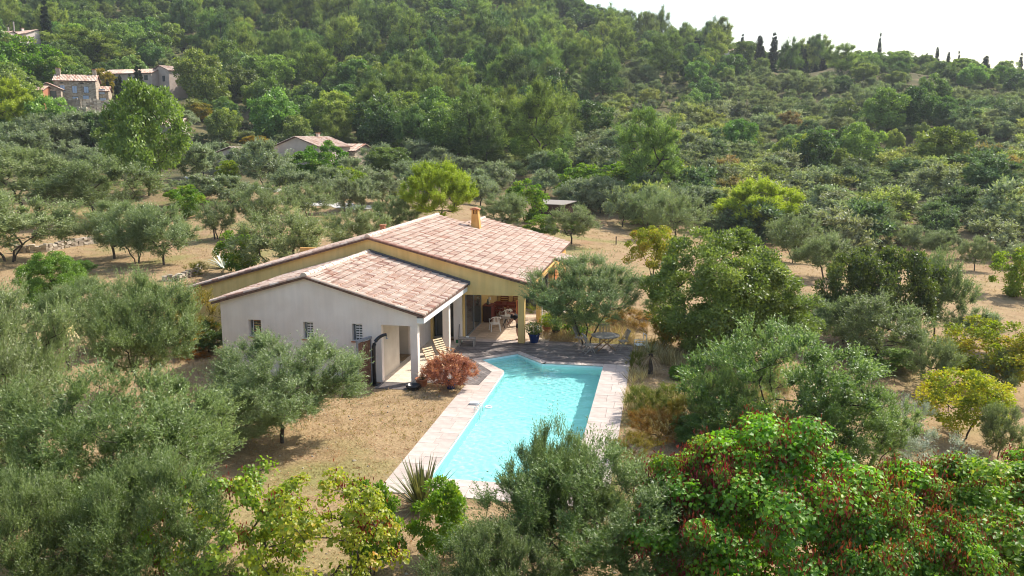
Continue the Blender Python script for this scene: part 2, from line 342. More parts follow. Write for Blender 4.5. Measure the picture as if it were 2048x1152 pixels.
def hit(px, py):
    r = ray(px, py); h = math.hypot(r[0], r[1]); ds = np.r_[np.arange(8, 60, .5), np.arange(60, 560, 2.)]
    P = C0[None]+r[None]*(ds/h)[:, None]; below = P[:, 2] <= ground(P[:, 0], P[:, 1])
    i = int(np.argmax(below)) if below.any() else len(ds)-1
    return P[i], ds[i]

POOL = [(-6.77, 23.05), (-2.5, 23.05), (-2.5, 36.8), (-5.3, 36.8), (-6.72, 38.35), (-8.2, 36.95), (-6.77, 35.2)]
TER = [  # paved / decked areas under which the ground is dug out (convex)
    [(-7.96, 21.8), (-1.3, 21.8), (-1.3, 37.15), (-7.4, 34.9), (-7.4, 32.8), (-7.96, 32.8)],
    [(-9.9, 32.8), (-1.3, 32.8), (-1.3, 40.4), (-9.9, 40.4)]]
def inpoly(x, y, poly, grow=0.):
    x = np.asarray(x); y = np.asarray(y); c = np.zeros(x.shape, bool); n = len(poly)
    for i in range(n):
        x0, y0 = poly[i]; x1, y1 = poly[(i+1) % n]
        m = ((y0 > y) != (y1 > y)) & (x < (x1-x0)*(y-y0)/((y1-y0) or 1e-9)+x0); c ^= m
    if grow:
        dmin = np.full(x.shape, 1e9)
        for i in range(n):
            a = np.array(poly[i]); b = np.array(poly[(i+1) % n]); ab = b-a
            t = np.clip(((x-a[0])*ab[0]+(y-a[1])*ab[1])/(ab@ab), 0, 1); dmin = np.minimum(dmin, np.hypot(x-a[0]-t*ab[0], y-a[1]-t*ab[1]))
        c = (c | (dmin < grow)) if grow > 0 else (c & (dmin > -grow))
    return c
xs = np.unique(np.r_[np.arange(-700, -60, 8.), np.arange(-60, -20, 1.2), np.arange(-20, 4, .3), np.arange(4, 60, 1.2), np.arange(60, 520, 8.)])
ys = np.unique(np.r_[np.arange(-90, 8, 6.), np.arange(8, 20, .8), np.arange(20, 44, .3), np.arange(44, 110, 1.2), np.arange(110, 700, 6.)])
GX, GY = np.meshgrid(xs, ys); GZ = ground(GX, GY)
dig = inpoly(GX, GY, TER[0], -.42) | inpoly(GX, GY, TER[1], -.42)
GZ[dig] = -2.2
nx = len(xs); idx = np.arange(nx*len(ys)).reshape(len(ys), nx)
fc = np.stack([idx[:-1, :-1], idx[:-1, 1:], idx[1:, 1:], idx[1:, :-1]], -1).reshape(-1, 4)

def ground_mat():
    m = bpy.data.materials.new('ground'); m.use_nodes = True; t = m.node_tree; L = t.links.new; b = t.nodes['Principled BSDF']; b.inputs['Roughness'].default_value = 1; b.inputs['Specular IOR Level'].default_value = .1
    ge = t.nodes.new('ShaderNodeNewGeometry'); P = ge.outputs['Position']
    def noise(s, d=5, dist=0):
        n = t.nodes.new('ShaderNodeTexNoise'); n.inputs['Scale'].default_value = s; n.inputs['Detail'].default_value = d; n.inputs['Distortion'].default_value = dist; L(P, n.inputs['Vector']); return n.outputs['Fac']
    def ramp(f, els):
        r = t.nodes.new('ShaderNodeValToRGB')
        while len(r.color_ramp.elements) < len(els): r.color_ramp.elements.new(.5)
        for e, (p, c) in zip(r.color_ramp.elements, els): e.position = p; e.color = (*c, 1)
        L(f, r.inputs['Fac']); return r.outputs[0]
    def mix(f, a, c):
        n = t.nodes.new('ShaderNodeMix'); n.data_type = 'RGBA'
        if isinstance(f, float): n.inputs[0].default_value = f
        else: L(f, n.inputs[0])
        L(a, n.inputs[6]); L(c, n.inputs[7]); return n.outputs[2]
    straw = ramp(noise(1.1, 8, .4), [(.25, (.17, .11, .062)), (.42, (.29, .195, .10)), (.6, (.39, .275, .145)), (.78, (.26, .165, .09))])
    fine = ramp(noise(14, 6), [(.3, (.15, .095, .05)), (.55, (.31, .22, .125)), (.75, (.46, .35, .20))])
    near = mix(.45, straw, fine)
    green = ramp(noise(6, 4), [(.3, (.13, .14, .04)), (.7, (.26, .25, .09))])
    gm = ramp(noise(.16, 5), [(.52, (0, 0, 0)), (.66, (.75, .75, .75))])
    near = mix(gm, near, green)
    soil = ramp(noise(.5, 6), [(.35, (.27, .15, .085)), (.65, (.36, .23, .14))])
    sm = ramp(noise(.3, 3), [(.55, (0, 0, 0)), (.7, (.6, .6, .6))])
    near = mix(sm, near, soil)
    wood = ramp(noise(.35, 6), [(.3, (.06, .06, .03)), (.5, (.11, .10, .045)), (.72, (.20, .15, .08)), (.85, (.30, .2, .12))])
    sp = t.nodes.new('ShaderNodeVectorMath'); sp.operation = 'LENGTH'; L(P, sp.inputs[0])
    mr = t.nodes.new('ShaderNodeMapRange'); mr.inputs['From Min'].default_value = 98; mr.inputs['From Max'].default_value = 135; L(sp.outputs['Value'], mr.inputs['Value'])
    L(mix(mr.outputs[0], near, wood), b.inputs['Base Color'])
    bp = t.nodes.new('ShaderNodeBump'); bp.inputs['Strength'].default_value = .8; bp.inputs['Distance'].default_value = .06; L(noise(9, 8), bp.inputs['Height']); L(bp.outputs[0], b.inputs['Normal'])
    return m
go = link('ground', np_mesh('ground', np.c_[GX.ravel(), GY.ravel(), GZ.ravel()], fc, ground_mat(), smooth=True)); tag(go, 'dry grassy ground rising into the wooded hillside', kind='structure')
# ------------------------------------------------------------------ paving, pool, deck
def clip(poly, a, b, c):            # keep a*x+b*y<=c
    out = []
    for i in range(len(poly)):
        p, q = poly[i], poly[(i+1) % len(poly)]; dp = a*p[0]+b*p[1]-c; dq = a*q[0]+b*q[1]-c
        if dp <= 0: out.append(p)
        if dp*dq < 0: t = dp/(dp-dq); out.append((p[0]+(q[0]-p[0])*t, p[1]+(q[1]-p[1])*t))
    return out
def clip_to(poly, conv):            # convex region given counter-clockwise
    for i in range(len(conv)):
        x0, y0 = conv[i]; x1, y1 = conv[(i+1) % len(conv)]; a, b = (y1-y0), -(x1-x0)
        poly = clip(poly, a, b, a*x0+b*y0)
        if len(poly) < 3: return []
    return poly
def ccw(p):
    s = sum(p[i][0]*p[(i+1) % len(p)][1]-p[(i+1) % len(p)][0]*p[i][1] for i in range(len(p)))
    return p if s > 0 else p[::-1]
def piece(name, poly, z0, z1, m, parent):
    poly = ccw(poly); cx = sum(p[0] for p in poly)/len(poly); cy = sum(p[1] for p in poly)/len(poly)
    o = MB().prism([(p[0]-cx, p[1]-cy) for p in poly], 'z', z0, z1).build(name, m, parent); o.location = (cx, cy, 0); return o
def inset(x0, y0, x1, y1, g_=.006): return [(x0+g_, y0+g_), (x1-g_, y0+g_), (x1-g_, y1-g_), (x0+g_, y1-g_)]

terr = MB()
for a in [(-7.93, 21.83, -6.86, 32.75), (-2.41, 21.83, -1.33, 37.1), (-6.86, 21.83, -2.41, 22.96), (-7.38, 32.75, -6.86, 34.9), (-5.1, 36.9, -2.41, 37.12)]:
    terr.box(a[0], a[1], -.55, a[2], a[3], -.045)
terrace = terr.build('pool_terrace', M['concrete']); tag(terrace, 'pale stone terrace paved round the swimming pool', kind='structure')
def slabs(x0, y0, x1, y1, along, lens, splits):
    """rows across, split in two or three irregular pieces"""
    t = y0 if along == 'y' else x0; end = y1 if along == 'y' else x1; k = 0
    while t < end-.05:
        l = lens[k % len(lens)]*random.uniform(.93, 1.07); e = min(t+l, end)
        if end-e < .2: e = end
        a, b = (x0, x1) if along == 'y' else (y0, y1)
        cuts = [a]+[a+(b-a)*s for s in splits[k % len(splits)]]+[b]
        for i in range(len(cuts)-1):
            q = (cuts[i], t, cuts[i+1], e) if along == 'y' else (t, cuts[i], e, cuts[i+1])
            piece('paving_slab', inset(*q), -.04, random.uniform(-.002, .004), M['slab_stone'], terrace)
        t = e; k += 1
slabs(-7.96, 21.8, -6.77, 32.8, 'y', [.62, .42, .8, .5], [(.52,), (.38,), (.62,), (.45,)])
slabs(-2.5, 21.8, -1.3, 37.15, 'y', [.85, .55, 1.1, .7], [(.42,), (.66,), (.5,), (.7,)])
slabs(-6.77, 21.8, -2.5, 23.05, 'x', [.8, .55, .7], [(.45,), (.6,), (.5,)])
slabs(-5.15, 36.8, -2.5, 37.15, 'x', [.6, .5], [()])
for y in np.arange(32.8, 34.7, .52):
    piece('paving_slab', [(-7.4+.1*(y-32.8)/2, y+.006), (-6.77, y+.006), (-6.77, y+.51), (-7.4+.1*(y-32.3)/2, y+.51)], -.04, 0, M['slab_stone'], terrace)
inn = [(-6.77, 35.2), (-8.2, 36.95), (-6.72, 38.35), (-5.3, 36.8)]; outr = [(-7.25, 34.9), (-8.68, 36.95), (-6.72, 38.85), (-5.12, 37.15)]
for i in range(3):
    n = 5
    for k in range(n):
        f = lambda A, B, t: (A[0]+(B[0]-A[0])*t, A[1]+(B[1]-A[1])*t)
        t0, t1 = k/n+.004, (k+1)/n-.004
        piece('paving_slab', [f(inn[i], inn[i+1], t0), f(inn[i], inn[i+1], t1), f(outr[i], outr[i+1], t1), f(outr[i], outr[i+1], t0)], -.04, 0, M['slab_stone'], terrace)
piece('paving_slab', [(-7.3, 34.88), (-6.77, 34.88), (-6.77, 35.19), (-7.23, 34.9)], -.04, 0, M['slab_stone'], terrace)

# pool basin
pool = empty('swimming_pool', (-4.6, 30, 0), label='turquoise swimming pool with a corner bay of steps', cat='swimming pool')
def pchild(o): o.parent = pool; o.matrix_parent_inverse = Matrix.Translation((4.6, -30, 0)); return o
bm_ = MB(); n = len(POOL)
vs = [(x, y, -.042) for x, y in POOL]+[(x, y, -1.2) for x, y in POOL]
bm_.add(vs, [(i, n+i, n+(i+1) % n, (i+1) % n) for i in range(n)]+[tuple(range(n, 2*n))])
pchild(bm_.build('basin', M['pool_liner']))
for k in range(5):      # steps go down from the outer edge of the bay
    t = (k+1)*.19
    A, B = inn[1], inn[2]; Dv = (inn[3][0]-inn[2][0], inn[3][1]-inn[2][1]); t0 = k*.19
    P0 = [(A[0]+Dv[0]*t0, A[1]+Dv[1]*t0), (B[0]+Dv[0]*t0, B[1]+Dv[1]*t0), (B[0]+Dv[0]*t, B[1]+Dv[1]*t), (A[0]+Dv[0]*t, A[1]+Dv[1]*t)]
    pchild(MB().prism(ccw([(p[0], p[1]) for p in P0]), 'z', -1.19, -.26-.18*k).build('step', M['pool_liner']))
# water
wx = np.arange(-8.7, -2.3, .035); wy = np.arange(22.9, 38.7, .035); WX, WY = np.meshgrid(wx, wy)
WZ = np.zeros_like(WX)
rs = np.random.default_rng(3)
for i in range(70):
    lam = rs.uniform(.12, .42) if i > 16 else rs.uniform(.4, 1.1); th = rs.uniform(0, 2*math.pi); k = 2*math.pi/lam
    WZ += .00125*lam**1.15*3.0*np.sin(k*(WX*math.cos(th)+WY*math.sin(th))+rs.uniform(0, 6.28))
WZ = WZ*.27-.13
ii = np.arange(WX.size).reshape(WX.shape); wf = np.stack([ii[:-1, :-1], ii[:-1, 1:], ii[1:, 1:], ii[1:, :-1]], -1).reshape(-1, 4)
keep = inpoly((WX[:-1, :-1]+.017).ravel(), (WY[:-1, :-1]+.017).ravel(), POOL, .06); wf = wf[keep]
def water_mat():
    m = bpy.data.materials.new('water'); m.use_nodes = True; t = m.node_tree; L = t.links.new
    for q in list(t.nodes): t.nodes.remove(q)
    o = t.nodes.new('ShaderNodeOutputMaterial')
    tr = t.nodes.new('ShaderNodeBsdfRefraction'); tr.inputs['Color'].default_value = WTINT; tr.inputs['IOR'].default_value = 1.33; tr.inputs['Roughness'].default_value = 0
    gl = t.nodes.new('ShaderNodeBsdfGlossy'); gl.inputs['Roughness'].default_value = .03
    fr = t.nodes.new('ShaderNodeFresnel'); fr.inputs[0].default_value = 1.33
    mx = t.nodes.new('ShaderNodeMixShader'); L(fr.outputs[0], mx.inputs[0]); L(tr.outputs[0], mx.inputs[1]); L(gl.outputs[0], mx.inputs[2]); L(mx.outputs[0], o.inputs[0])
    return m
WTINT = (.69, .965, .955, 1)
wo = link('pool_water', np_mesh('pool_water', np.c_[WX.ravel(), WY.ravel(), WZ.ravel()], wf, water_mat(), smooth=True)); tag(wo, 'rippled turquoise water filling the swimming pool', kind='structure')
if True:   # real sun caustics through the ripples
    sl.cycles.is_caustics_light = True
    wo.cycles.is_caustics_caster = True
    for c in pool.children: c.cycles.is_caustics_receiver = True

# wooden deck
deck = MB()
for a in [(-9.85, 38.9, -1.35, 41.05), (-5.0, 37.2, -1.35, 38.9), (-9.85, 32.85, -8.75, 38.9)]: deck.box(a[0], a[1], -.16, a[2], a[3], -.09)
deck = deck.build('wood_deck', M['dark_wood']); tag(deck, 'weathered grey timber deck between house and pool', kind='structure')
DK = [[(-9.9, 38.87), (-1.3, 38.87), (-1.3, 40.38), (-9.9, 40.38)], [(-6.5, 40.38), (-1.3, 40.38), (-1.3, 41.1), (-6.5, 41.1)], [(-5.1, 37.17), (-1.3, 37.17), (-1.3, 38.87), (-6.7, 38.87)]]
yv = 37.17
while yv < 41.1:
    for rg in DK:
        x = rg[0][0]-random.uniform(0, 2)
        lo = min(p[0] for p in rg); hi = max(p[0] for p in rg); x = lo-random.uniform(0, 1.5)
        while x < hi:
            q = clip_to([(x+.003, yv+.004), (x+2.4, yv+.004), (x+2.4, yv+.136), (x+.003, yv+.136)], ccw(rg)); x += 2.405
            if len(q) >= 3: piece('plank', q, -.03, random.uniform(-.002, .003), M['deck_wood'], deck)
    yv += .14
D3 = [[(-9.9, 32.82), (-7.42, 32.82), (-7.28, 34.88), (-8.7, 36.95), (-9.9, 36.95)], [(-9.9, 36.95), (-8.72, 36.95), (-6.77, 38.86), (-9.9, 38.86)]]
dv = Vector((-1.43, 1.75)).normalized(); nv = Vector((dv.y, -dv.x))
for k in range(-26, 40):
    c0 = Vector((-8.5, 35.5))+nv*(k*.14)
    for rg in D3:
        a = c0-dv*6; b = c0+dv*6; q = [(a+nv*.004), (b+nv*.004), (b+nv*.136), (a+nv*.136)]
        q = clip_to(ccw([(p.x, p.y) for p in q]), ccw(rg))
        if len(q) >= 3: piece('plank', q, -.03, random.uniform(-.002, .003), M['deck_wood'], deck)
# little wooden step below the passage
stp = box('wood_landing', M['dark_wood'], None, (-11.55, 31.7, -.12), (-10.0, 32.55, -.04)); tag(stp, 'grey timber landing at the foot of the side passage', kind='structure')
for k in range(6): piece('plank', [(-11.6, 31.68+k*.145), (-9.95, 31.68+k*.145), (-9.95, 31.815+k*.145), (-11.6, 31.815+k*.145)], -.04, -.008, M['deck_wood'], stp)

# tiled floors
pf = MB(); pf.box(-11.7, 32.6, -.2, -9.93, 40.4, -.03); pf.box(-9.93, 40.4, -.2, -6.5, 50.4, -.03); pf.box(-6.5, 41.2, -.2, -5.6, 50.4, -.03); pf.box(-12.6, 35.2, -.2, -11.7, 37.4, -.03)
patio = pf.build('patio_floor', M['grout']); tag(patio, 'tiled patio floor under the two covered galleries', kind='structure')
def floor_tiles(x0, y0, x1, y1, s, m):
    nx_, ny_ = max(1, round((x1-x0)/s)), max(1, round((y1-y0)/s)); a, b = (x1-x0)/nx_, (y1-y0)/ny_
    for i in range(nx_):
        for j in range(ny_): piece('floor_tile', inset(x0+i*a, y0+j*b, x0+(i+1)*a, y0+(j+1)*b, .004), -.03, random.uniform(-.001, .002), m, patio)
floor_tiles(-11.7, 32.6, -9.93, 40.4, .59, M['cream_tile'])
floor_tiles(-9.93, 40.4, -6.5, 40.95, .5, M['slab_stone'])
floor_tiles(-9.93, 40.95, -6.5, 50.4, .5, M['tan_tile'])
floor_tiles(-6.5, 41.2, -5.6, 50.4, .5, M['cream_tile'])

# ------------------------------------------------------------------ the villa
villa = empty('villa', (-14.8, 40.4, 0), label='low villa with white and ochre gables, tiled roofs and open gallery by the pool', cat='house')
VL = Matrix.Translation((14.8, -40.4, 0))
def vb(mb, name, m, parent=None, **k):
    o = mb.build(name, m, None, **k)
    if parent is None: o.parent = villa; o.matrix_parent_inverse = VL
    else: o.parent = parent
    return o
wt = lambda x: 4.38-(.288*(x+14.8) if x > -14.8 else .288*(-14.8-x))       # white gable top
yt = lambda x: 5.15-(.258*(x+14.8) if x > -14.8 else .288*(-14.8-x))
def gable(y0, y1, xs_, top, opens, base=-.6):
    """wall along x, thickness y0..y1, openings (x0,x1,z0,z1)"""
    mb = MB(); cuts = sorted(set([xs_[0], xs_[1], -14.8]+[o[0] for o in opens]+[o[1] for o in opens])); cuts = [c for c in cuts if xs_[0] <= c <= xs_[1]]
    for a, b in zip(cuts[:-1], cuts[1:]):
        op = [o for o in opens if o[0] <= a+1e-6 and o[1] >= b-1e-6]; z = base
        for o in op:
            if o[2] > z: mb.prism([(a, z), (b, z), (b, o[2]), (a, o[2])], 'y', y0, y1)
            z = o[3]
        mb.prism([(a, z), (b, z), (b, top(b)), (a, top(a))], 'y', y0, y1)
    return mb
WINS = [(-17.53, -16.95), (-15.02, -14.56), (-12.82, -12.36)]
vb(gable(32.6, 32.88, (-18.8, -9.95), wt, [(a, b, 1.72, 2.46) for a, b in WINS]+[(-11.53, -10.27, -.6, 2.46), (-10.27, -9.95, -.6, 2.46)]), 'wall', M['white_render'])
vb(gable(40.4, 40.68, (-24.8, -6.53), yt, [(-11.5, -10.33, -.6, 2.42), (-10.15, -7.06, -.6, 2.41), (-7.06, -6.53, -.6, 2.41)]), 'wall', M['ochre_render'])
vb(MB().box(-18.8, 32.882, -.6, -18.52, 40.398, 3.1), 'wall', M['white_render'])
for i, (y0, y1) in enumerate([(32.6, 32.9), (37.75, 38.05)]):
    vb(MB().box(-10.26, y0, -.2, -9.95, y1, 2.47), 'column', M['white_render'])
vb(MB().box(-10.3, 40.02, -.2, -9.93, 40.395, 2.5), 'column', M['white_render'])
vb(MB().box(-7.06, 40.402, -.2, -6.73, 40.72, 2.42), 'column', M['ochre_render'])
vb(MB().box(-10.26, 32.9, 2.47, -9.95, 40.02, 2.84), 'beam', M['white_paint'])
vb(MB().box(-9.948, 32.55, 2.60, -9.64, 40.35, 2.82), 'fascia', M['white_paint'])
# inner walls of the long gallery
vb(MB().box(-11.85, 32.882, -.1, -11.6, 35.2, 3.3), 'wall', M['cream_render'])  # cream is the sunlit tone of this wall, light put into the colour
vb(MB().box(-11.85, 37.3, -.1, -11.62, 40.398, 3.3), 'wall', M['white_render'])  # same wall farther on, its shaded white-grey tone put into the colour
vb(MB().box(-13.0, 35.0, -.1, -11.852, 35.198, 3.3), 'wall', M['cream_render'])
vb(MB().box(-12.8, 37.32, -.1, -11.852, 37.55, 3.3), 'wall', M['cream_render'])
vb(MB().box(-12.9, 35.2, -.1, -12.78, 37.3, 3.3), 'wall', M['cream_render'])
def glazed(y0, y1, x0, x1, z0, z1, plane, n=2, pane='glass'):
    """glazed door in the plane x=x0 (plane='x') or y=y0 (plane='y')"""
    fr = MB(); t = .05
    if plane == 'x':
        fr.box(x0, y0, z0, x1, y0+t, z1).box(x0, y1-t, z0, x1, y1, z1).box(x0, y0+t, z1-t, x1, y1-t, z1).box(x0, y0+t, z0, x1, y1-t, z0+t)
        for k in range(1, n): yy = y0+(y1-y0)*k/n; fr.box(x0, yy-.03, z0+t, x1, yy+.03, z1-t)
    else:
        fr.box(x0, y0, z0, x0+t, y1, z1).box(x1-t, y0, z0, x1, y1, z1).box(x0+t, y0, z1-t, x1-t, y1, z1).box(x0+t, y0, z0, x1-t, y1, z0+t)
        for k in range(1, n): xx = x0+(x1-x0)*k/n; fr.box(xx-.03, y0, z0+t, xx+.03, y1, z1-t)
    d = vb(fr, 'sliding_door', M['grey_metal'])
    ym, xm = (y0+y1)/2, (x0+x1)/2
    if plane == 'x': pn = MB().box(xm-.008, y0+t, z0+t, xm+.008, y1-t, z1-t)
    else: pn = MB().box(x0+t, ym-.008, z0+t, x1-t, ym+.008, z1-t)
    vb(pn, 'pane', M[pane], d)
glazed(35.3, 37.2, -12.775, -12.70, 0, 2.3, 'x')
glazed(40.9, 41.0, -11.5, -10.35, .05, 2.42, 'y', 2)
vb(MB().box(-11.6, 40.85, -.1, -10.3, 40.9, .05), 'door_sill', M['cream_render'])
vb(MB().box(-10.34, 40.7, -.1, -9.95, 41.1, 2.6), 'wall', M['ochre_render'])
glazed(41.12, 44.75, -9.98, -9.9, 0, 2.4, 'x')
vb(MB().box(-10.2, 44.76, -.1, -9.88, 49.1, 3.6).box(-10.2, 41.1, 2.41, -9.88, 44.76, 3.6), 'wall', M['ochre_render'])
for q_ in ((-9.88, -.1, -8.5, 2.62), (-8.499, 2.3, -6.9, 2.62)): vb(MB().box(q_[0], 49.2, q_[1], q_[2], 49.45, q_[3]), 'wall', M['ochre_render'])
glazed(49.25, 49.33, -8.5, -6.75, 0, 2.3, 'y', 2)
vb(MB().box(-9.87, 40.69, 2.62, -6.9, 50.0, 2.68), 'ceiling', M['white_paint'])
vb(MB().box(-6.86, 45.2, -.1, -6.6, 45.5, 2.9), 'column', M['ochre_render'])
# lintel along the right eave of the ochre block, then its side wall
vb(MB().box(-6.86, 40.69, 2.45, -6.6, 50.0, 2.9), 'beam', M['ochre_render'])
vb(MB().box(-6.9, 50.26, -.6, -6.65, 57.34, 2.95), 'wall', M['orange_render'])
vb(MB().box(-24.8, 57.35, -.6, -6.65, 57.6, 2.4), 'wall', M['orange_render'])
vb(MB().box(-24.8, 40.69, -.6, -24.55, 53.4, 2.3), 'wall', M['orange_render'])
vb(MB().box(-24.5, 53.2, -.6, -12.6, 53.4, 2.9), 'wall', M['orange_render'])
vb(MB().prism([(-12.9, 2.4), (-6.9, 2.4), (-6.9, 3.0), (-12.6, 4.5), (-12.9, 4.4)], 'y', 57.36, 57.59), 'wall', M['orange_render'])
vb(MB().box(-11.0, 41.0, -.1, -10.35, 41.1, 0), 'door_sill', M['cream_render'])
for y in (51.2, 53.6): # shuttered windows on the far side wall
    wd = vb(MB().box(-6.65, y, .1, -6.6, y+1.3, 2.2), 'window', M['dark_wood']); vb(MB().box(-6.6, y+.08, .2, -6.585, y+.6, 2.1).box(-6.6, y+.7, .2, -6.585, y+1.22, 2.1), 'shutter', M['orange_wood'], wd)
vb(MB().tube([(-6.5, 45.0, 2.8), (-6.5, 45.0, -.05)], .045), 'downpipe', M['white_paint'])
# small side wall for the white wing's interior so that its windows read dark
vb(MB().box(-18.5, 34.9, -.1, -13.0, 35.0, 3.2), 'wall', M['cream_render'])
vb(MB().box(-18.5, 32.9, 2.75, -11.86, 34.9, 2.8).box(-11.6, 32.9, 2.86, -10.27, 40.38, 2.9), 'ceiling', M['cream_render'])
# barred windows
for i, (a, b) in enumerate(WINS):
    t = .04; fr = MB().box(a, 32.80, 1.72, a+t, 32.86, 2.46).box(b-t, 32.80, 1.72, b, 32.86, 2.46).box(a+t, 32.80, 2.42, b-t, 32.86, 2.46).box(a+t, 32.80, 1.72, b-t, 32.86, 1.76)
    wd = vb(fr, 'window', M['grey_metal'])
    vb(MB().box(a+t, 32.84, 1.76, b-t, 32.85, 2.42), 'pane', M['glass'], wd)
    for k in range(2 if i else 1):
        x = a+(b-a)*(.33+.33*k); vb(MB().box(x-.008, 32.66, 1.74, x+.008, 32.676, 2.45), 'bar', M['white_paint'], wd)
    for k in range(6):
        z = 1.82+k*.11; vb(MB().box(a+(b-a)*.28, 32.78, z, b-.04, 32.795, z+(.055 if i else .03)), 'blind_slat', M['white_paint'] if i else M['teak_brown'], wd)
    vb(MB().box(a-.03, 32.53, 1.67, b+.03, 32.72, 1.718), 'sill', M['terracotta'], wd)

# roofs
def slope(x0, z0, x1, z1, y0, y1, th=.09):
    return MB().prism([(x0, z0), (x1, z1), (x1, z1-th), (x0, z0-th)], 'y', y0, y1)
TW, TL = .25, .40
def tile_mesh(n=5, half=False):
    vs = []; fs = []
    for e, (u, rad) in enumerate([(0, .090), (TL*1.12, .070)]):
        for k in range(n+1):
            a = math.pi*k/n; vs.append((u, rad*math.cos(a), rad*1.1*math.sin(a)))
    for k in range(n): fs.append((k, k+1, n+2+k, n+1+k))
    fs.append(tuple(range(n+1)))     # closed lower mouth
    return vs, fs
tv, tf = tile_mesh(); tme = bpy.data.meshes.new('tile'); tme.from_pydata(tv, [], tf); tme.materials.append(M['tile']); tme.update()
def tiles(roof, x_ridge, z_ridge, x_eave, z_eave, y0, y1, indiv=None, skip=None):
    """tiles lie with their wide mouth towards the eave"""
    d = np.array([x_eave-x_ridge, 0, z_eave-z_ridge]); Ls = np.linalg.norm(d); d = d/Ls; sg = 1 if d[0] > 0 else -1
    up_ = np.array([-d[2]*sg, 0, d[0]*sg]); yax = np.array([0, 1., 0])
    # local x axis points up the slope
    Rm = np.stack([-d, yax*(-sg), up_], 1)
    nr = int(round(Ls/TL)); nc = int(round((y1-y0)/TW)); tw = (y1-y0)/nc
    V = []; Fq = []; Fm = []; cnt = 0; tva = np.array(tv); m = len(tv); n = 5
    for j in range(nc):
        for i in range(nr):
            p = np.array([x_eave, 0, z_eave])-d*(i*Ls/nr)+up_*(.035+.005*random.random()); p[1] = y0+(j+.5)*tw+random.uniform(-.006, .006)
            if skip and skip(p): continue
            jit = random.uniform(-.012, .012); tilt = .055
            Rt = np.array([[math.cos(tilt), 0, math.sin(tilt)], [0, 1, 0], [-math.sin(tilt), 0, math.cos(tilt)]])
            A = Rm@Rt
            if indiv and indiv(p):
                o = link('tile', tme, roof); mt = Matrix([list(A[0])+[p[0]], list(A[1])+[p[1]], list(A[2])+[p[2]+.0], [0, 0, 0, 1]]); o.matrix_local = mt
            else:
                V.append(tva@A.T+p); Fq += [[cnt+k, cnt+k+1, cnt+n+2+k, cnt+n+1+k] for k in range(n)]; cnt += m
    if V:
        o = link('tile', np_mesh('tile', np.concatenate(V), np.array(Fq), M['tile_many']), roof); o['kind'] = 'stuff'
M['under'] = mat('under_tile_shade', (.13, .075, .055), .95, (.22, .13, .10), 6)  # roof base darkened: channel shade between the tiles put into its colour
rw = vb(slope(-14.8, 4.44, -9.62, 2.93, 32.42, 40.38), 'roof', M['under'])
tiles(rw, -14.8, 4.44, -9.58, 2.93, 32.42, 40.2, indiv=lambda p: p[0] > -13.4 and p[1] < 37.6)
rw2 = vb(slope(-14.8, 4.44, -19.15, 3.19, 32.42, 40.38), 'roof', M['under'])
tiles(rw2, -14.8, 4.44, -19.2, 3.18, 32.42, 40.2)
# ochre block: near slope, its set-back far part, and the porch roof that juts out
ry = vb(MB().prism([(-14.8, 5.22), (-6.43, 3.06), (-6.43, 2.97), (-14.8, 5.13)], 'y', 40.2, 53.6).prism([(-12.6, 4.655), (-6.43, 3.06), (-6.43, 2.97), (-12.6, 4.565)], 'y', 53.602, 58).prism([(-6.43, 3.06), (-5.35, 2.78), (-5.35, 2.70), (-6.43, 2.98)], 'y', 49.5, 52), 'roof', M['under'])
sk = lambda p: (p[1] > 53.6 and p[0] < -12.6) or (abs(p[0]+11.95) < .34 and abs(p[1]-52.6) < .25)
tiles(ry, -14.8, 5.22, -6.38, 3.05, 40.2, 58, skip=sk)
tiles(ry, -6.43, 3.06, -5.30, 2.77, 49.5, 52)
ry2 = vb(slope(-14.8, 5.22, -25.05, 2.27, 40.2, 53.6), 'roof', M['under'])
tiles(ry2, -14.8, 5.22, -25.1, 2.26, 40.2, 53.6)
ry3 = vb(slope(-12.6, 4.655, -16.5, 3.55, 53.61, 58), 'roof', M['under'])
tiles(ry3, -12.6, 4.655, -16.5, 3.55, 53.65, 58)
def ridge(parent, x, z, y0, y1):
    n = int((y1-y0)/.42); s = (y1-y0)/n
    pv = [(0, .15*math.cos(math.pi*k/8), .13*math.sin(math.pi*k/8)) for k in range(9)]
    vs = [(q[1], 0, q[2]) for q in pv]+[(q[1]*.86, s*1.08, q[2]*.86) for q in pv]
    me = bpy.data.meshes.new('ridge_tile'); me.from_pydata(vs, [], [(k+1, k, k+9, k+10) for k in range(8)]+[tuple(range(9))]); me.materials.append(M['ridge']); me.update()
    for k in range(n): link('ridge_tile', me, parent, (x, y0+k*s, z+.03+random.uniform(0, .012)))
ridge(rw, -14.8, 4.46, 32.38, 40.38); ridge(ry, -14.8, 5.25, 40.15, 53.65); ridge(ry3, -12.6, 4.68, 53.4, 58.05)
def verge(parent, x0, z0, x1, z1, y, m):   # tiles laid along a gable edge
    d = Vector((x1-x0, 0, z1-z0)); n = int(d.length/.4)
    pv = [(.09*math.cos(math.pi*k/6), .085*math.sin(math.pi*k/6)) for k in range(7)]; s = d.length/n
    me = bpy.data.meshes.new('verge_tile'); me.from_pydata([(0, q[0], q[1]) for q in pv]+[(s*1.06, q[0]*.84, q[1]*.84) for q in pv], [], [(k, k+1, k+8, k+7) for k in range(6)]+[tuple(range(7))]); me.materials.append(m); me.update()
    ang = math.atan2(z0-z1, x0-x1)
    for k in range(n):
        t = k/n; o = link('verge_tile', me, parent, (x1+(x0-x1)*t, y, z1+(z0-z1)*t+.035)); o.rotation_euler = (0, -ang, 0) if x0 > x1 else (0, -(math.pi-ang), math.pi)
verge(rw, -14.9, 4.44, -9.6, 2.93, 32.46, M['tile']); verge(ry, -14.9, 5.22, -6.42, 3.06, 40.22, M['verge'])
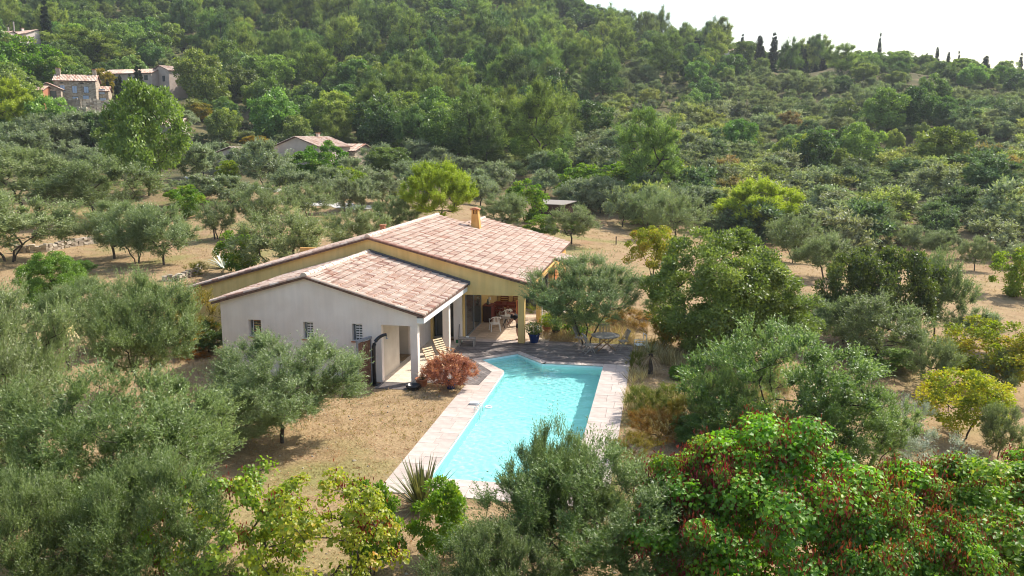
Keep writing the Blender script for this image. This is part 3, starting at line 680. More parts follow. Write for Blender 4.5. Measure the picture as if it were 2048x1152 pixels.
verge(rw2, -14.7, 4.44, -19.2, 3.18, 32.46, M['tile']); verge(ry2, -14.7, 5.22, -25.1, 2.26, 40.22, M['tile'])
# dark flashing where the white roof meets the ochre wall
vb(MB().prism([(-14.8, 4.44), (-9.5, 2.92), (-9.5, 3.10), (-14.8, 4.62)], 'y', 40.2, 40.395), 'flashing', M['zinc'])
vb(MB().prism([(-14.8, 4.44), (-19.2, 3.18), (-19.2, 3.27), (-14.8, 4.53)], 'y', 40.2, 40.395), 'flashing', M['zinc'])
# gutter of the ochre block
vb(MB().tube([(-6.36, 40.3, 2.93), (-6.36, 49.4, 2.93)], .055), 'gutter', M['orange_render'])
# chimney
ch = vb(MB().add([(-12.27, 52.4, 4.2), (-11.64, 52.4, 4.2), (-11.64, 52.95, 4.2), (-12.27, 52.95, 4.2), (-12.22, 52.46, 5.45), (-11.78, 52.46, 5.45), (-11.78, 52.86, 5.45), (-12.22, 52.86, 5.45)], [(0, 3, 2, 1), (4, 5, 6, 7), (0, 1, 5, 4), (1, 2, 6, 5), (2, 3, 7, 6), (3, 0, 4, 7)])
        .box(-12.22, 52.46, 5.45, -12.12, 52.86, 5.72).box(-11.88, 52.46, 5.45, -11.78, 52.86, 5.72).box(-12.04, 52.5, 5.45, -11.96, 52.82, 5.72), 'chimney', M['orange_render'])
vb(MB().box(-12.12, 52.6, 5.45, -11.88, 52.84, 5.71), 'flue', M['dark_inside'], ch)
vb(MB().prism([(-12.32, 5.722), (-11.7, 5.722), (-11.7, 5.78), (-12.0, 5.86), (-12.32, 5.80)], 'y', 52.38, 52.94), 'cap', M['terracotta'], ch)
vb(MB().box(-16.5, 47.0, 4.5, -16.25, 47.25, 5.15).box(-16.55, 46.95, 5.15, -16.2, 47.3, 5.2), 'roof_vent', M['terracotta'])
# ------------------------------------------------------------------ furniture and garden things
def part(mb, name, m, parent, **k): return mb.build(name, m, parent, **k)
def plastic_chair(loc, rz, label):
    t = empty('armchair', loc, rz, label, 'chair', 'white garden armchairs in the gallery'); m = M['white_plastic']
    part(MB().prism([(-.25, -.24), (.25, -.24), (.23, .24), (-.23, .24)], 'z', .40, .43), 'seat', m, t, bevel=.012)
    for sx in (-1, 1):
        part(MB().bar((sx*.24, -.22, .42), (sx*.29, -.27, 0), .045, .03), 'leg', m, t)
        part(MB().bar((sx*.22, .22, .42), (sx*.26, .31, 0), .045, .03), 'leg', m, t)
        part(MB().tube([(sx*.27, -.25, .40), (sx*.29, -.25, .58), (sx*.295, -.2, .645), (sx*.295, .05, .66), (sx*.27, .24, .70)], [.018, .018, .022, .024, .02], 6), 'armrest', m, t, smooth=True)
    arc = [(.27*math.cos(a), .24+.10*math.sin(a), .70+.13*math.sin(a)) for a in np.linspace(0, math.pi, 9)]
    part(MB().tube(arc, .024, 6), 'top_rail', m, t, smooth=True)
    for k in range(5):
        x = -.16+.08*k; a = math.acos(max(-1, min(1, x/.27)))
        part(MB().bar((x*.8, .22, .42), (x, .24+.10*math.sin(a), .70+.13*math.sin(a)), .035, .012, (0, 1, 0)), 'back_slat', m, t)
    return t
plastic_chair((-8.75, 42.95, 0), R(200), 'white plastic armchair standing nearer the pool on the gallery tiles')
plastic_chair((-8.55, 45.0, 0), R(215), 'white plastic armchair behind the small round table, nearer the red table')
t = empty('round_side_table', (-8.35, 43.95, 0), 0, 'small round table on black legs between the white armchairs', 'table')
part(MB().lathe([(0, .50), (.29, .50), (.30, .515), (.29, .53), (0, .53)], n=24), 'tabletop', M['teak_grey'], t)
for k in range(3): a = 2*math.pi*k/3+.4; part(MB().bar((0, 0, .49), (.24*math.cos(a), .24*math.sin(a), 0), .035), 'leg', M['dark_metal'], t)
# low bench-table on the deck
t = empty('low_table', (-9.45, 39.35, 0), R(4), 'low weathered wooden table by the gallery corner of the deck', 'table')
for k in range(5): part(MB().box(-.42+0, -.24+k*.098, .40, .42, -.16+k*.098, .43), 'slat', M['teak_grey'], t)
for sx in (-1, 1):
    for sy in (-1, 1): part(MB().box(sx*.37-.03, sy*.19-.03, 0, sx*.37+.03, sy*.19+.03, .40), 'leg', M['teak_grey'], t)
part(MB().box(-.36, -.2, .34, .36, .2, .395), 'apron', M['teak_grey'], t)
t = MB().lathe([(0, .0), (.06, 0), (.09, .05), (.085, .05), (.055, .012), (0, .012)], n=16).build('bowl', M['white_plastic'], None, smooth=True); t.location = (-9.43, 39.38, .431); tag(t, 'small white bowl on the low wooden table', 'bowl')
# dining corner
t = empty('dining_table', (-8.8, 46.95, 0), 0, 'dark red dining table deep inside the gallery', 'table')
part(MB().box(-.8, -.5, .72, .8, .5, .76), 'tabletop', M['red_wood'], t); part(MB().box(-.74, -.44, .6, .74, .44, .718), 'apron', M['red_wood'], t)
for sx in (-1, 1):
    for sy in (-1, 1): part(MB().box(sx*.69-.04, sy*.39-.04, 0, sx*.69+.04, sy*.39+.04, .6), 'leg', M['red_wood'], t)
def dining_chair(x, y, rz, label):
    t = empty('dining_chair', (x, y, 0), rz, label, 'chair', 'red wooden dining chairs'); m = M['red_wood']
    part(MB().box(-.24, -.23, .43, .24, .23, .47), 'seat', m, t)
    for sx in (-1, 1):
        part(MB().box(sx*.22-.02, -.22, 0, sx*.22+.02, -.18, .66), 'leg', m, t); part(MB().bar((sx*.22, .21, 0), (sx*.22, .27, 1.0), .04), 'leg', m, t)
        part(MB().bar((sx*.24, -.22, .67), (sx*.24, .25, .68), .05, .025), 'armrest', M['orange_wood'] if sx > 0 else m, t)
    part(MB().bar((-.24, .25, .97), (.24, .25, .97), .03, .10, (0, 0, 1)), 'top_rail', m, t)
    for z in (.58, .70, .82): part(MB().bar((-.21, .24, z), (.21, .24, z), .02, .05), 'back_slat', m, t)
    part(MB().box(-.2, -.205, .2, .2, -.185, .24), 'stretcher', M['pale_wood'], t)
dining_chair(-9.15, 46.1, R(180), 'red armchair at the near side of the dining table, left one')
dining_chair(-8.42, 46.1, R(180), 'red armchair at the near side of the dining table, right one')
dining_chair(-9.2, 47.75, 0, 'red armchair behind the dining table, left one')
dining_chair(-8.45, 47.75, 0, 'red armchair behind the dining table, right one')
t = empty('sideboard', (-9.62, 45.35, 0), 0, 'dark wooden sideboard against the ochre wall of the gallery', 'sideboard')
part(MB().box(-.24, -.45, .06, .24, .45, .92), 'body', M['dark_wood'], t); part(MB().box(-.27, -.48, .921, .27, .48, .96), 'top', M['red_wood'], t)
for y in (-.22, .22): part(MB().box(.241, y-.2, .12, .255, y+.2, .86), 'door', M['red_wood'], t)
for y in (-.4, .4): part(MB().box(-.2, y-.03, 0, .2, y+.03, .059), 'foot', M['dark_wood'], t)
t = MB().lathe([(0, 0), (.07, 0), (.10, .1), (.05, .22), (.035, .3), (.05, .33), (0, .33)], n=14).build('vase', M['glass'], None, smooth=True); t.location = (-9.62, 45.2, .962); tag(t, 'dark vase on the sideboard', 'vase')
t = MB().lathe([(0, 0), (.05, 0), (.05, .02), (.012, .03), (.012, .22), (.09, .24), (.05, .38), (0, .38)], n=14).build('table_lamp', M['white_plastic'], None); t.location = (-9.6, 45.55, .962); tag(t, 'small pale table lamp on the sideboard', 'lamp')
t = empty('folding_screen', (-7.95, 46.2, 0), R(62), 'orange wooden framed screen standing beside the dining chairs', 'screen')
part(MB().box(-.36, -.02, 0, -.31, .02, 1.15).box(.31, -.02, 0, .36, .02, 1.15).box(-.31, -.02, 1.10, .31, .02, 1.15).box(-.31, -.02, .06, .31, .02, .12), 'frame', M['orange_wood'], t)
part(MB().box(-.31, -.006, .12, .31, .006, 1.10), 'panel', M['red_wood'], t)
# wall lamp and broom
t = MB().lathe([(0, 0), (.07, 0), (.1, .12), (.04, .2), (0, .2)], n=12).build('wall_lamp', M['white_plastic'], None); t.location = (-9.8, 44.95, 1.9); tag(t, 'small lamp on the ochre wall beside the glass door', 'lamp')
t = empty('broom', (-10.02, 39.92, 0), 0, 'green broom leaning against the last white column', 'broom')
part(MB().bar((0, 0, .1), (.02, .1, .95), .025), 'handle', M['dark_metal'], t); part(MB().box(-.14, -.04, 0, .14, .04, .16), 'brush', mat('green_plastic', (.02, .16, .06), .5), t)

# round teak table with crossed legs, folding chairs
t = empty('round_garden_table', (-2.62, 39.85, 0), R(20), 'round slatted teak table with crossed legs under the olive tree', 'table')
for k in range(11):
    x = -.6+k*.12+.0; h = math.sqrt(max(.0, .66**2-x*x))
    if h > .05: part(MB().box(x-.054, -h, .71, x+.054, h, .735), 'slat', M['teak_grey'], t)
part(MB().lathe([(.64, .70), (.69, .70), (.69, .735), (.64, .735), (.64, .70)], n=28), 'rim', M['teak_grey'], t)
for sy in (-.28, .28):
    part(MB().bar((-.46, sy, 0), (.42, sy, .69), .05, .04), 'leg', M['teak_brown'], t); part(MB().bar((.46, sy*.82, 0), (-.42, sy*.82, .69), .05, .04), 'leg', M['teak_brown'], t)
part(MB().bar((0, -.3, .345), (0, .3, .345), .03), 'crossbar', M['teak_brown'], t)
def folding_chair(x, y, rz, label):
    t = empty('folding_chair', (x, y, 0), rz, label, 'chair', 'weathered folding chairs round the garden table'); m = M['teak_grey']
    for k in range(5): part(MB().box(-.21, -.2+k*.085, .43+.0, .21, -.135+k*.085, .45), 'seat_slat', m, t)
    for sx in (-1, 1):
        part(MB().bar((sx*.235, -.26, 0), (sx*.235, .28, .96), .035, .03), 'frame', m, t)
        part(MB().bar((sx*.20, .30, 0), (sx*.20, -.2, .44), .035, .03), 'leg', m, t)
    part(MB().bar((-.25, .275, .95), (.25, .275, .95), .03, .07), 'top_rail', m, t); part(MB().bar((-.23, .125, .68-.12), (.23, .125, .56), .025, .05), 'lower_rail', m, t)
    for k in range(6): x_ = -.18+k*.072; part(MB().bar((x_, .13, .57), (x_, .268, .92), .035, .012, (0, 1, 0)), 'back_slat', m, t)
    part(MB().bar((-.2, .24, .09), (.2, .24, .09), .025), 'stretcher', m, t)
folding_chair(-3.95, 40.35, R(80), 'weathered folding chair left of the round garden table')
folding_chair(-3.35, 38.95, R(118), 'weathered folding chair on the pool side of the round garden table')
folding_chair(-2.75, 40.95, R(5), 'weathered folding chair behind the round garden table, against the trunk')
folding_chair(-1.75, 40.05, R(-68), 'weathered folding chair right of the round garden table')
t = empty('metal_chair', (-.95, 39.6, gz(-.95, 39.6)), R(-70), 'pale metal chair half hidden in the plants at the end of the deck', 'chair'); m = M['white_paint']
for sx in (-1, 1): part(MB().tube([(sx*.22, -.2, 0), (sx*.22, -.2, .62), (sx*.22, .2, .64)], .016, 6), 'leg', m, t); part(MB().tube([(sx*.22, .22, 0), (sx*.22, .26, .95)], .016, 6), 'leg', m, t)
part(MB().box(-.22, -.2, .42, .22, .2, .44), 'seat', m, t); part(MB().tube([(-.22, .26, .93), (.22, .26, .93)], .016, 6), 'top_rail', m, t)

# steamer loungers
def lounger(x, y, rz, label):
    t = empty('lounger', (x, y, 0), rz, label, 'lounger', 'pale slatted loungers beside the gallery'); m = M['pale_wood']
    prof = [(-.72, .92), (-.6, .72), (-.45, .50), (-.28, .34), (-.1, .27), (.15, .28), (.4, .33), (.62, .30), (.82, .22)]
    for sx in (-1, 1): part(MB().tube([(u, sx*.27, z-.03) for u, z in prof], .024, 6), 'side_rail', M['teak_brown'], t)
    n = 17; L_ = [0]
    for a, b in zip(prof[:-1], prof[1:]): L_.append(L_[-1]+math.hypot(b[0]-a[0], b[1]-a[1]))
    for k in range(n):
        s = L_[-1]*(k+.5)/n; i = max(j for j in range(len(L_)-1) if L_[j] <= s); q = (s-L_[i])/(L_[i+1]-L_[i])
        u = prof[i][0]+(prof[i+1][0]-prof[i][0])*q; z = prof[i][1]+(prof[i+1][1]-prof[i][1])*q; a = math.atan2(prof[i+1][1]-prof[i][1], prof[i+1][0]-prof[i][0])
        part(MB().bar((u-.03*math.cos(a), 0, z-.03*math.sin(a)), (u+.03*math.cos(a), 0, z+.03*math.sin(a)), .58, .018), 'slat', m, t)
    for sx in (-1, 1):
        part(MB().bar((-.5, sx*.30, 0), (.12, sx*.30, .46), .035), 'leg', M['teak_brown'], t); part(MB().bar((.45, sx*.30, 0), (-.35, sx*.30, .42), .035), 'leg', M['teak_brown'], t)
        part(MB().bar((-.45, sx*.32, .47), (.18, sx*.32, .47), .05, .025), 'armrest', M['teak_brown'], t)
lounger(-9.72, 34.85, R(-32), 'slatted wooden lounger nearer the camera, behind the red maple')
lounger(-9.72, 36.6, R(-32), 'slatted wooden lounger farther from the camera, in front of the middle column')

# pots and potted plants
def pot(name, loc, r, h, m, label, cat='plant pot'):
    t = empty(name, loc, 0, label, cat)
    part(MB().lathe([(0, 0), (r*.68, 0), (r*.97, h*.9), (r*1.08, h*.9), (r*1.08, h), (r*.9, h), (r*.86, h*.85), (0, h*.85)], n=24), 'pot', m, t, smooth=False)
    part(MB().lathe([(0, h*.86), (r*.86, h*.86)], n=16), 'soil', M['soil'], t); return t
bluepot = pot('potted_plant', (-6.28, 40.75, 0), .30, .46, M['blue_glaze'], 'leafy white flowering plant in a blue glazed pot beside the ochre column', 'potted plant')
terrapot = pot('potted_palm', (-9.72, 32.35, -.02), .27, .33, M['terracotta'], 'young palm in a terracotta pot at the foot of the front column', 'potted plant')
t = empty('black_bowl', (-9.95, 31.85, -.03), 0, 'low black glazed bowl on the grass by the front column', 'bowl')
part(MB().lathe([(0, .02), (.2, 0), (.3, .10), (.31, .17), (.27, .21), (.24, .2), (.22, .12), (0, .10)], n=24), 'bowl_body', M['black_plastic'], t, smooth=True)
pt3 = pot('potted_plant', (-5.95, 43.2, -.03), .26, .34, M['terracotta'], 'wide terracotta pot with green leaves beyond the ochre column', 'potted plant')
pt4 = pot('potted_plant', (-5.4, 42.6, -.03), .2, .3, M['dark_inside'], 'dark pot with green leaves next to the wide terracotta pot', 'potted plant')
maplepot = empty('red_maple', (-8.45, 32.25, -.02), 0, 'low spreading red-leaved maple in a blue pot at the lawn corner of the pool', 'tree')
part(MB().lathe([(0, 0), (.16, 0), (.22, .3), (.24, .3), (.24, .34), (.2, .34), (.19, .3), (0, .3)], n=20), 'pot', M['blue_glaze'], maplepot)

# outdoor shower and slatted screen by the side passage
t = empty('outdoor_shower', (-11.72, 32.15, -.02), 0, 'black arched solar shower standing by the side passage', 'shower')
arc = [(0, 0, .0), (0, 0, 1.55)]+[(.62*(1-math.cos(a)), .12*(1-math.cos(a)), 1.55+.62*math.sin(a)) for a in np.linspace(.18, 1.45, 8)]
part(MB().tube(arc, [.085, .085, .083, .08, .078, .076, .073, .07, .068, .066], 12), 'column', M['black_plastic'], t, smooth=True)
part(MB().tube([(.52, .1, 2.13), (.55, .1, 2.02), (.55, .1, 1.98)], [.02, .02, .05], 10), 'shower_head', M['grey_metal'], t)
part(MB().box(-.2, -.2, 0, .2, .2, .03), 'base', M['black_plastic'], t); part(MB().box(-.02, -.14, .95, .02, -.08, 1.0), 'tap', M['grey_metal'], t)
t = empty('privacy_screen', (-12.08, 32.0, -.05), R(72), 'slatted brown screen in a grey frame beside the black shower', 'screen')
part(MB().box(-.47, -.035, 0, -.41, .035, 1.95).box(.41, -.035, 0, .47, .035, 1.95).box(-.47, -.06, 1.951, .47, .06, 2.05), 'frame', M['grey_metal'], t)
for k in range(6): part(MB().box(-.40+k*.137, -.015, .08, -.40+k*.137+.115, .015, 1.9), 'slat', M['slat_wood'], t)

# pool alarm on the coping
t = empty('pool_alarm', (-6.92, 30.25, 0), 0, 'white pool alarm unit on the left coping with a tube in the water', 'pool alarm')
part(MB().box(-.26, -.09, .004, .10, .09, .09), 'casing', M['white_plastic'], t, bevel=.02)
part(MB().tube([(.10, 0, .05), (.24, 0, .03), (.24, 0, -.5)], .03, 8), 'tube', M['white_plastic'], t, smooth=True)
t = MB().lathe([(.10, 0), (.14, .0), (.15, .03), (.14, .06), (.10, .06), (.09, .03), (.10, 0)], n=20).build('float_ring', M['white_plastic'], None, smooth=True); t.location = (-6.45, 30.3, -.13); tag(t, 'small white float ring on the water beside the pool alarm', 'pool float')
t = empty('pool_steps_rail', (-6.75, 29.4, 0), 0, 'thin white handrail on the left edge of the pool', 'handrail')
for dy in (0, .28): part(MB().tube([(-.05, dy, 0), (-.05, dy, .16), (.06, dy, .2), (.14, dy, .1), (.14, dy, -.7)], .016, 6), 'rail', M['white_paint'], t)
# skimmer cover, ball in the tree, post, driftwood
t = MB().lathe([(0, -.12), (.06, -.105), (.105, -.06), (.12, 0), (.105, .06), (.06, .105), (0, .12)], n=18).build('hanging_ball', M['dark_metal'], None, smooth=True); t.location = tuple(g(1176, 630, 1.55)); tag(t, 'dark ball hanging from the olive branches above the garden table', 'ball')
p, d_ = hit(1232, 492); t = MB().box(-.05, -.05, -.2, .05, .05, .95).build('wooden_post', M['bark'], None); t.location = tuple(p); tag(t, 'short wooden post alone in the dry grass beyond the roof', 'post')
# bent hoop sculpture in the left grove
p, d_ = hit(430, 481); t = empty('hoop_tree', (p[0], p[1], gz(p[0], p[1])), 0, 'dark stem ending in a circular hoop, among the small olives on the left', 'sculpture')
part(MB().tube([(0, 0, -.2), (-.05, 0, .6), (-.08, 0, 1.25)], [.09, .07, .06], 8), 'stem', M['bark'], t)
part(MB().tube([(-.18+.52*math.cos(a), 0, 1.75+.52*math.sin(a)) for a in np.linspace(0, 2*math.pi, 20)], .045, 7, cap=False), 'hoop', M['bark'], t)
part(MB().tube([(-.18+.3*math.cos(a), 0, 1.75+.3*math.sin(a)) for a in np.linspace(0, 2*math.pi, 14)], .02, 5, cap=False), 'inner_hoop', M['bark_light'], t)
# picnic table far left
p, d_ = hit(444, 357); t = empty('picnic_table', (p[0], p[1], gz(p[0], p[1])), .2, 'dark picnic table under the olives in front of the pink house', 'picnic table')
part(MB().box(-.9, -.4, .7, .9, .4, .76), 'tabletop', M['dark_wood'], t)
for sy in (-1, 1): part(MB().box(-.9, sy*.75-.14, .42, .9, sy*.75+.14, .46), 'bench', M['dark_wood'], t)
for sx in (-.7, .7): part(MB().bar((sx, -.75, 0), (sx, .3, .7), .08), 'leg', M['dark_wood'], t); part(MB().bar((sx, .75, 0), (sx, -.3, .7), .08), 'leg', M['dark_wood'], t)

# ------------------------------------------------------------------ person stooping behind the ochre column
def skin_mesh(name, nodes, edges, m, parent, sub=2, root=0):
    me = bpy.data.meshes.new(name); me.from_pydata([n[:3] for n in nodes], edges, []); me.materials.append(m)
    o = link(name, me, parent); o.modifiers.new('skin', 'SKIN').use_smooth_shade = True
    me.skin_vertices.new() if not me.skin_vertices else None
    for i, n in enumerate(nodes): me.skin_vertices[0].data[i].radius = (n[3], n[4] if len(n) > 4 else n[3])
    me.skin_vertices[0].data[root].use_root = True
    s = o.modifiers.new('sub', 'SUBSURF'); s.levels = sub; s.render_levels = sub; return o
# local frame: the person faces -X (towards the armchairs), leaning forward
per = empty('person', (-7.16, 41.25, 0), 0, 'person in dark shorts and black shirt stooping behind the ochre column', 'person')
N = [(0, 0, .90, .13, .15), (-.06, 0, 1.05, .12, .14), (-.18, 0, 1.2, .12, .15), (-.32, 0, 1.30, .12, .16), (-.42, 0, 1.34, .055), (-.50, 0, 1.38, .075, .07), (-.57, 0, 1.38, .085, .075), (-.62, 0, 1.35, .06, .06),
     (-.02, -.11, .80, .09), (-.08, -.12, .46, .058), (-.02, -.12, .25, .055), (.03, -.12, .08, .036), (-.02, -.12, .03, .035), (-.15, -.13, .025, .03),
     (.03, .11, .80, .09), (.1, .12, .46, .058), (.2, .12, .26, .055), (.3, .12, .1, .036), (.27, .12, .04, .035), (.16, .13, .025, .03),
     (-.33, -.19, 1.28, .055), (-.36, -.26, 1.05, .042), (-.5, -.2, .86, .03), (-.56, -.17, .80, .022, .035),
     (-.33, .19, 1.28, .055), (-.30, .27, 1.06, .042), (-.42, .26, .86, .03), (-.47, .25, .80, .022, .035)]
Ed = [(0, 1), (1, 2), (2, 3), (3, 4), (4, 5), (5, 6), (6, 7), (0, 8), (8, 9), (9, 10), (10, 11), (11, 12), (12, 13), (0, 14), (14, 15), (15, 16), (16, 17), (17, 18), (18, 19), (3, 20), (20, 21), (21, 22), (22, 23), (3, 24), (24, 25), (25, 26), (26, 27)]
skin_mesh('body', N, Ed, M['skin'], per)
skin_mesh('shirt', [(-.05, 0, 1.0, .14, .165), (-.18, 0, 1.2, .135, .17), (-.32, 0, 1.31, .13, .18), (-.33, -.19, 1.29, .07), (-.355, -.25, 1.12, .06), (-.33, .19, 1.29, .07), (-.31, .26, 1.12, .06)], [(0, 1), (1, 2), (2, 3), (3, 4), (2, 5), (5, 6)], M['black_cloth'], per)
skin_mesh('shorts', [(0, 0, .93, .145, .17), (-.02, -.11, .80, .105), (-.06, -.12, .6, .095), (.03, .11, .80, .105), (.08, .12, .6, .095)], [(0, 1), (1, 2), (0, 3), (3, 4)], M['black_cloth'], per)
skin_mesh('hair', [(-.47, 0, 1.40, .09, .085), (-.54, 0, 1.44, .085, .08)], [(0, 1)], M['hair'], per)
for hx, hy, hz, s_ in ((-.56, -.17, .80, -1), (-.47, .25, .80, 1)):
    for k in range(4):
        y_ = hy+(k-1.5)*.02; l = (.075, .085, .08, .065)[k]
        skin_mesh('finger', [(hx, y_, hz, .011), (hx-.02, y_, hz-.045, .010), (hx-.015, y_, hz-.05-l*.5, .008)], [(0, 1), (1, 2)], M['skin'], per, 1)
    skin_mesh('thumb', [(hx, hy, hz+.02, .013), (hx-.03, hy-s_*.03, hz-.02, .011), (hx-.04, hy-s_*.035, hz-.05, .009)], [(0, 1), (1, 2)], M['skin'], per, 1)

# ------------------------------------------------------------------ houses on the hillside
def stones_face(parent, x0, x1, z0, z1, y, s=.35):
    """courses of slightly proud stones on a wall facing the valley"""
    mb = MB(); z = z0
    while z < z1-.1:
        h = random.uniform(.7, 1.1)*s*.6; x = x0
        while x < x1-.1:
            l = min(random.uniform(.6, 1.6)*s, x1-x); mb.box(x+.01, y-random.uniform(.02, .07), z+.01, x+l-.015, y+.05, min(z+h, z1)-.012); x += l
        z += h
    o = mb.build('stone', M['stones'], parent); o['kind'] = 'stuff'; return o
def far_house(px, py, d, rz, wx_, dy_, h, rise, wall, label, ridge_along='x', wins=(), chim=(), name='house', tiles_=True, z=None, dstone=False):
    p = at(px, py, d); z = p[2] if z is None else z
    t = empty(name, (p[0], p[1], z), rz, label, 'house')
    a, b = wx_/2, dy_/2
    mb = MB()
    if ridge_along == 'x':
        mb.prism([(-b, -6), (b, -6), (b, h), (0, h+rise), (-b, h)], 'x', -a, a)
    else: mb.prism([(-a, -6), (a, -6), (a, h), (0, h+rise), (-a, h)], 'y', -b, b)
    part(mb, 'wall', wall, t)
    ov = .35
    if ridge_along == 'x':
        r = MB(); s = rise/b
        for sg in (-1, 1): r.prism([(sg*(b+ov), h-s*ov+.04), (0, h+rise+.04), (0, h+rise+.16), (sg*(b+ov), h-s*ov+.16)], 'x', -a-ov, a+ov)
        ro = part(r, 'roof', M['under'], t)
        E = [(b+ov)*(-1), (b+ov)]
    else:
        r = MB(); s = rise/a
        for sg in (-1, 1): r.prism([(sg*(a+ov), h-s*ov+.04), (0, h+rise+.04), (0, h+rise+.16), (sg*(a+ov), h-s*ov+.16)], 'y', -b-ov, b+ov)
        ro = part(r, 'roof', M['under'], t)
    # rows of canal tiles as one joined relief
    tm = MB(); L_ = (a if ridge_along != 'x' else b)+ov; W_ = (b if ridge_along != 'x' else a)+ov; n = max(4, int(2*W_/.3))
    for sg in (-1, 1):
        for k in range(n):
            c = -W_+(k+.5)*2*W_/n; w_ = W_/n*.8; m_ = max(2, int(L_/.9))
            for j in range(m_):
                u0, u1 = L_*j/m_, L_*(j+1)/m_+.04
                z0_, z1_ = h+rise+.17-s*u0, h+rise+.19-s*min(u1, L_)
                u1 = min(u1, L_)
                q = [(c-w_, u0, z0_), (c, u0, z0_+.07), (c+w_, u0, z0_), (c-w_, u1, z1_), (c, u1, z1_+.09), (c+w_, u1, z1_)]
                q = [(v[0], sg*v[1], v[2]) if ridge_along == 'x' else (sg*v[1], v[0], v[2]) for v in q]
                tm.add(q, [(0, 1, 4, 3), (1, 2, 5, 4), (3, 4, 5)])
    o = tm.build('tile', M['tile_many'], ro); o['kind'] = 'stuff'
    for (x, z0, ww, hh, kind) in wins:     # on the face towards the valley (-y)
        wd = part(MB().box(x-ww/2-.06, -b-.05, z0-.06, x+ww/2+.06, -b-.02, z0+hh+.06), 'window' if kind != 'door' else 'door', M['dark_inside'], t)
        if kind in ('blue', 'door'):
            part(MB().box(x-ww/2, -b-.10, z0, x-.02, -b-.055, z0+hh).box(x+.02, -b-.10, z0, x+ww/2, -b-.055, z0+hh), 'shutter', M['pale_blue'], wd)
        else: part(MB().box(x-ww/2, -b-.075, z0, x+ww/2, -b-.055, z0+hh), 'pane', M['glass'], wd)
    for (x, y, w_, hh) in chim:
        zr = h+rise*(1-abs(y)/b if ridge_along == 'x' else 1-abs(x)/a)
        c = part(MB().box(x-w_/2, y-w_/2, zr-.3, x+w_/2, y+w_/2, zr+hh), 'chimney', wall, t); part(MB().box(x-w_/2-.08, y-w_/2-.08, zr+hh+.001, x+w_/2+.08, y+w_/2+.08, zr+hh+.12), 'cap', M['terracotta'], c)
    if dstone: stones_face(t, -a, a, -.2, h-.1, -b)
    return t
s1 = far_house(158, 206, 233, R(28), 9.0, 7.0, 5.0, 1.5, M['stone_wall'], 'two-storey stone farmhouse with blue shutters and two chimneys on the left hillside', 'x',
    wins=[(-2.7, 2.3, .95, 1.6, 'blue'), (-.1, 2.2, .95, 1.6, 'blue'), (2.4, 2.3, .95, 1.4, 'blue'), (2.2, -.6, 1.2, 2.2, 'door'), (-.1, -.3, 1.2, 1.6, 'blue')], chim=[(-3.9, -.3, .9, 1.7), (3.9, .3, .8, 1.6)], name='stone_farmhouse', dstone=True)
for x in (-2.7, 1.6):
    part(MB().add([(x-.45, -3.6, 4.35), (x+.45, -3.6, 4.35), (x+.25, -3.6, 4.62), (x-.25, -3.6, 4.62), (x-.45, -3.55, 4.35), (x+.45, -3.55, 4.35), (x+.25, -3.55, 4.62), (x-.25, -3.55, 4.62)], [(0, 1, 2, 3), (0, 3, 7, 4), (1, 0, 4, 5), (2, 1, 5, 6), (3, 2, 6, 7)]), 'attic_opening', M['dark_inside'], s1)
far_house(197, 206, 236, R(28), 5.6, 6.0, 2.7, 1.2, M['stone_wall'], 'lower stone annex joined to the right of the stone farmhouse', 'x', wins=[(-.9, 2.0, .8, .8, 'dark'), (1.4, 2.0, 1.2, 1.2, 'blue'), (1.5, -.2, 1.4, 1.3, 'blue')], name='stone_annex', dstone=True)
sb = far_house(102, 207, 230, R(28), 5.6, 5.5, 3.2, 1.3, M['stone_wall'], 'open-sided stone barn joined to the left of the stone farmhouse', 'y', wins=[(0, 0, 3.6, 2.7, 'dark')], name='stone_barn')
far_house(70, 203, 228, R(10), 6.5, 4.5, 2.4, 1.0, M['terracotta'], 'low red-tiled outbuilding left of the stone farmhouse', 'x', name='outbuilding')
far_house(272, 170, 262, R(-4), 16, 7.5, 2.8, 1.3, M['pink_render'], 'long low tiled house behind the stone farmhouse', 'x', wins=[(-5, 1, 2.6, 1.6, 'dark'), (3.4, .4, 1.2, 2.0, 'dark'), (6.3, 1.0, 1, 1.2, 'dark')], name='long_house')
far_house(347, 172, 258, R(-22), 7.6, 8, 3.8, 1.4, M['pink_render'], 'taller pale wing at the right end of the long low house', 'y', wins=[(1.5, 1, 1, 1.4, 'dark')], chim=[(1.5, 1.5, .6, .9)], name='long_house_wing')
far_house(344, 274, 192, R(20), 5.6, 4.5, 2.6, 1.1, M['concrete'], 'small grey hut with a red tiled roof below the stone farmhouse', 'x', wins=[(.6, .1, .9, 1.6, 'dark')], name='hut')
far_house(627, 335, 152, R(-14), 9.4, 9.0, 3.6, 1.6, M['pink_render'], 'pink house with a low gable among the olives', 'y', wins=[(-1.9, 1.2, 1, 1.3, 'dark')], chim=[(.1, 1.5, .5, .75)], name='pink_house')
ph = far_house(703, 343, 156, R(-14), 6.0, 6.2, 3.7, 1.1, M['stone_wall'], 'stone-faced wing of the pink house beside the fig tree', 'x', wins=[(.8, .4, 1.0, 2.0, 'dark')], name='stone_wing', dstone=True)
part(MB().box(-3.6, -4.3, 2.75, 3.6, -3.15, 2.86).box(-3.5, -4.25, -1, -3.38, -4.13, 2.749).box(3.35, -4.25, -1, 3.47, -4.13, 2.749), 'awning', M['pale_straw'], ph)
far_house(488, 330, 150, R(-14), 6.0, 6, 2.0, .9, M['pink_render'], 'low pink outbuilding left of the pink house behind olives', 'y', name='pink_outbuilding')
far_house(1472, 124, 352, R(0), 9.5, 7, 3.8, 1.1, M['white_render'], 'white house between cypresses on the right ridge', 'x', wins=[(-1.5, .6, 1.1, 1.3, 'dark'), (2, .2, 1.2, 2, 'dark')], name='white_house')
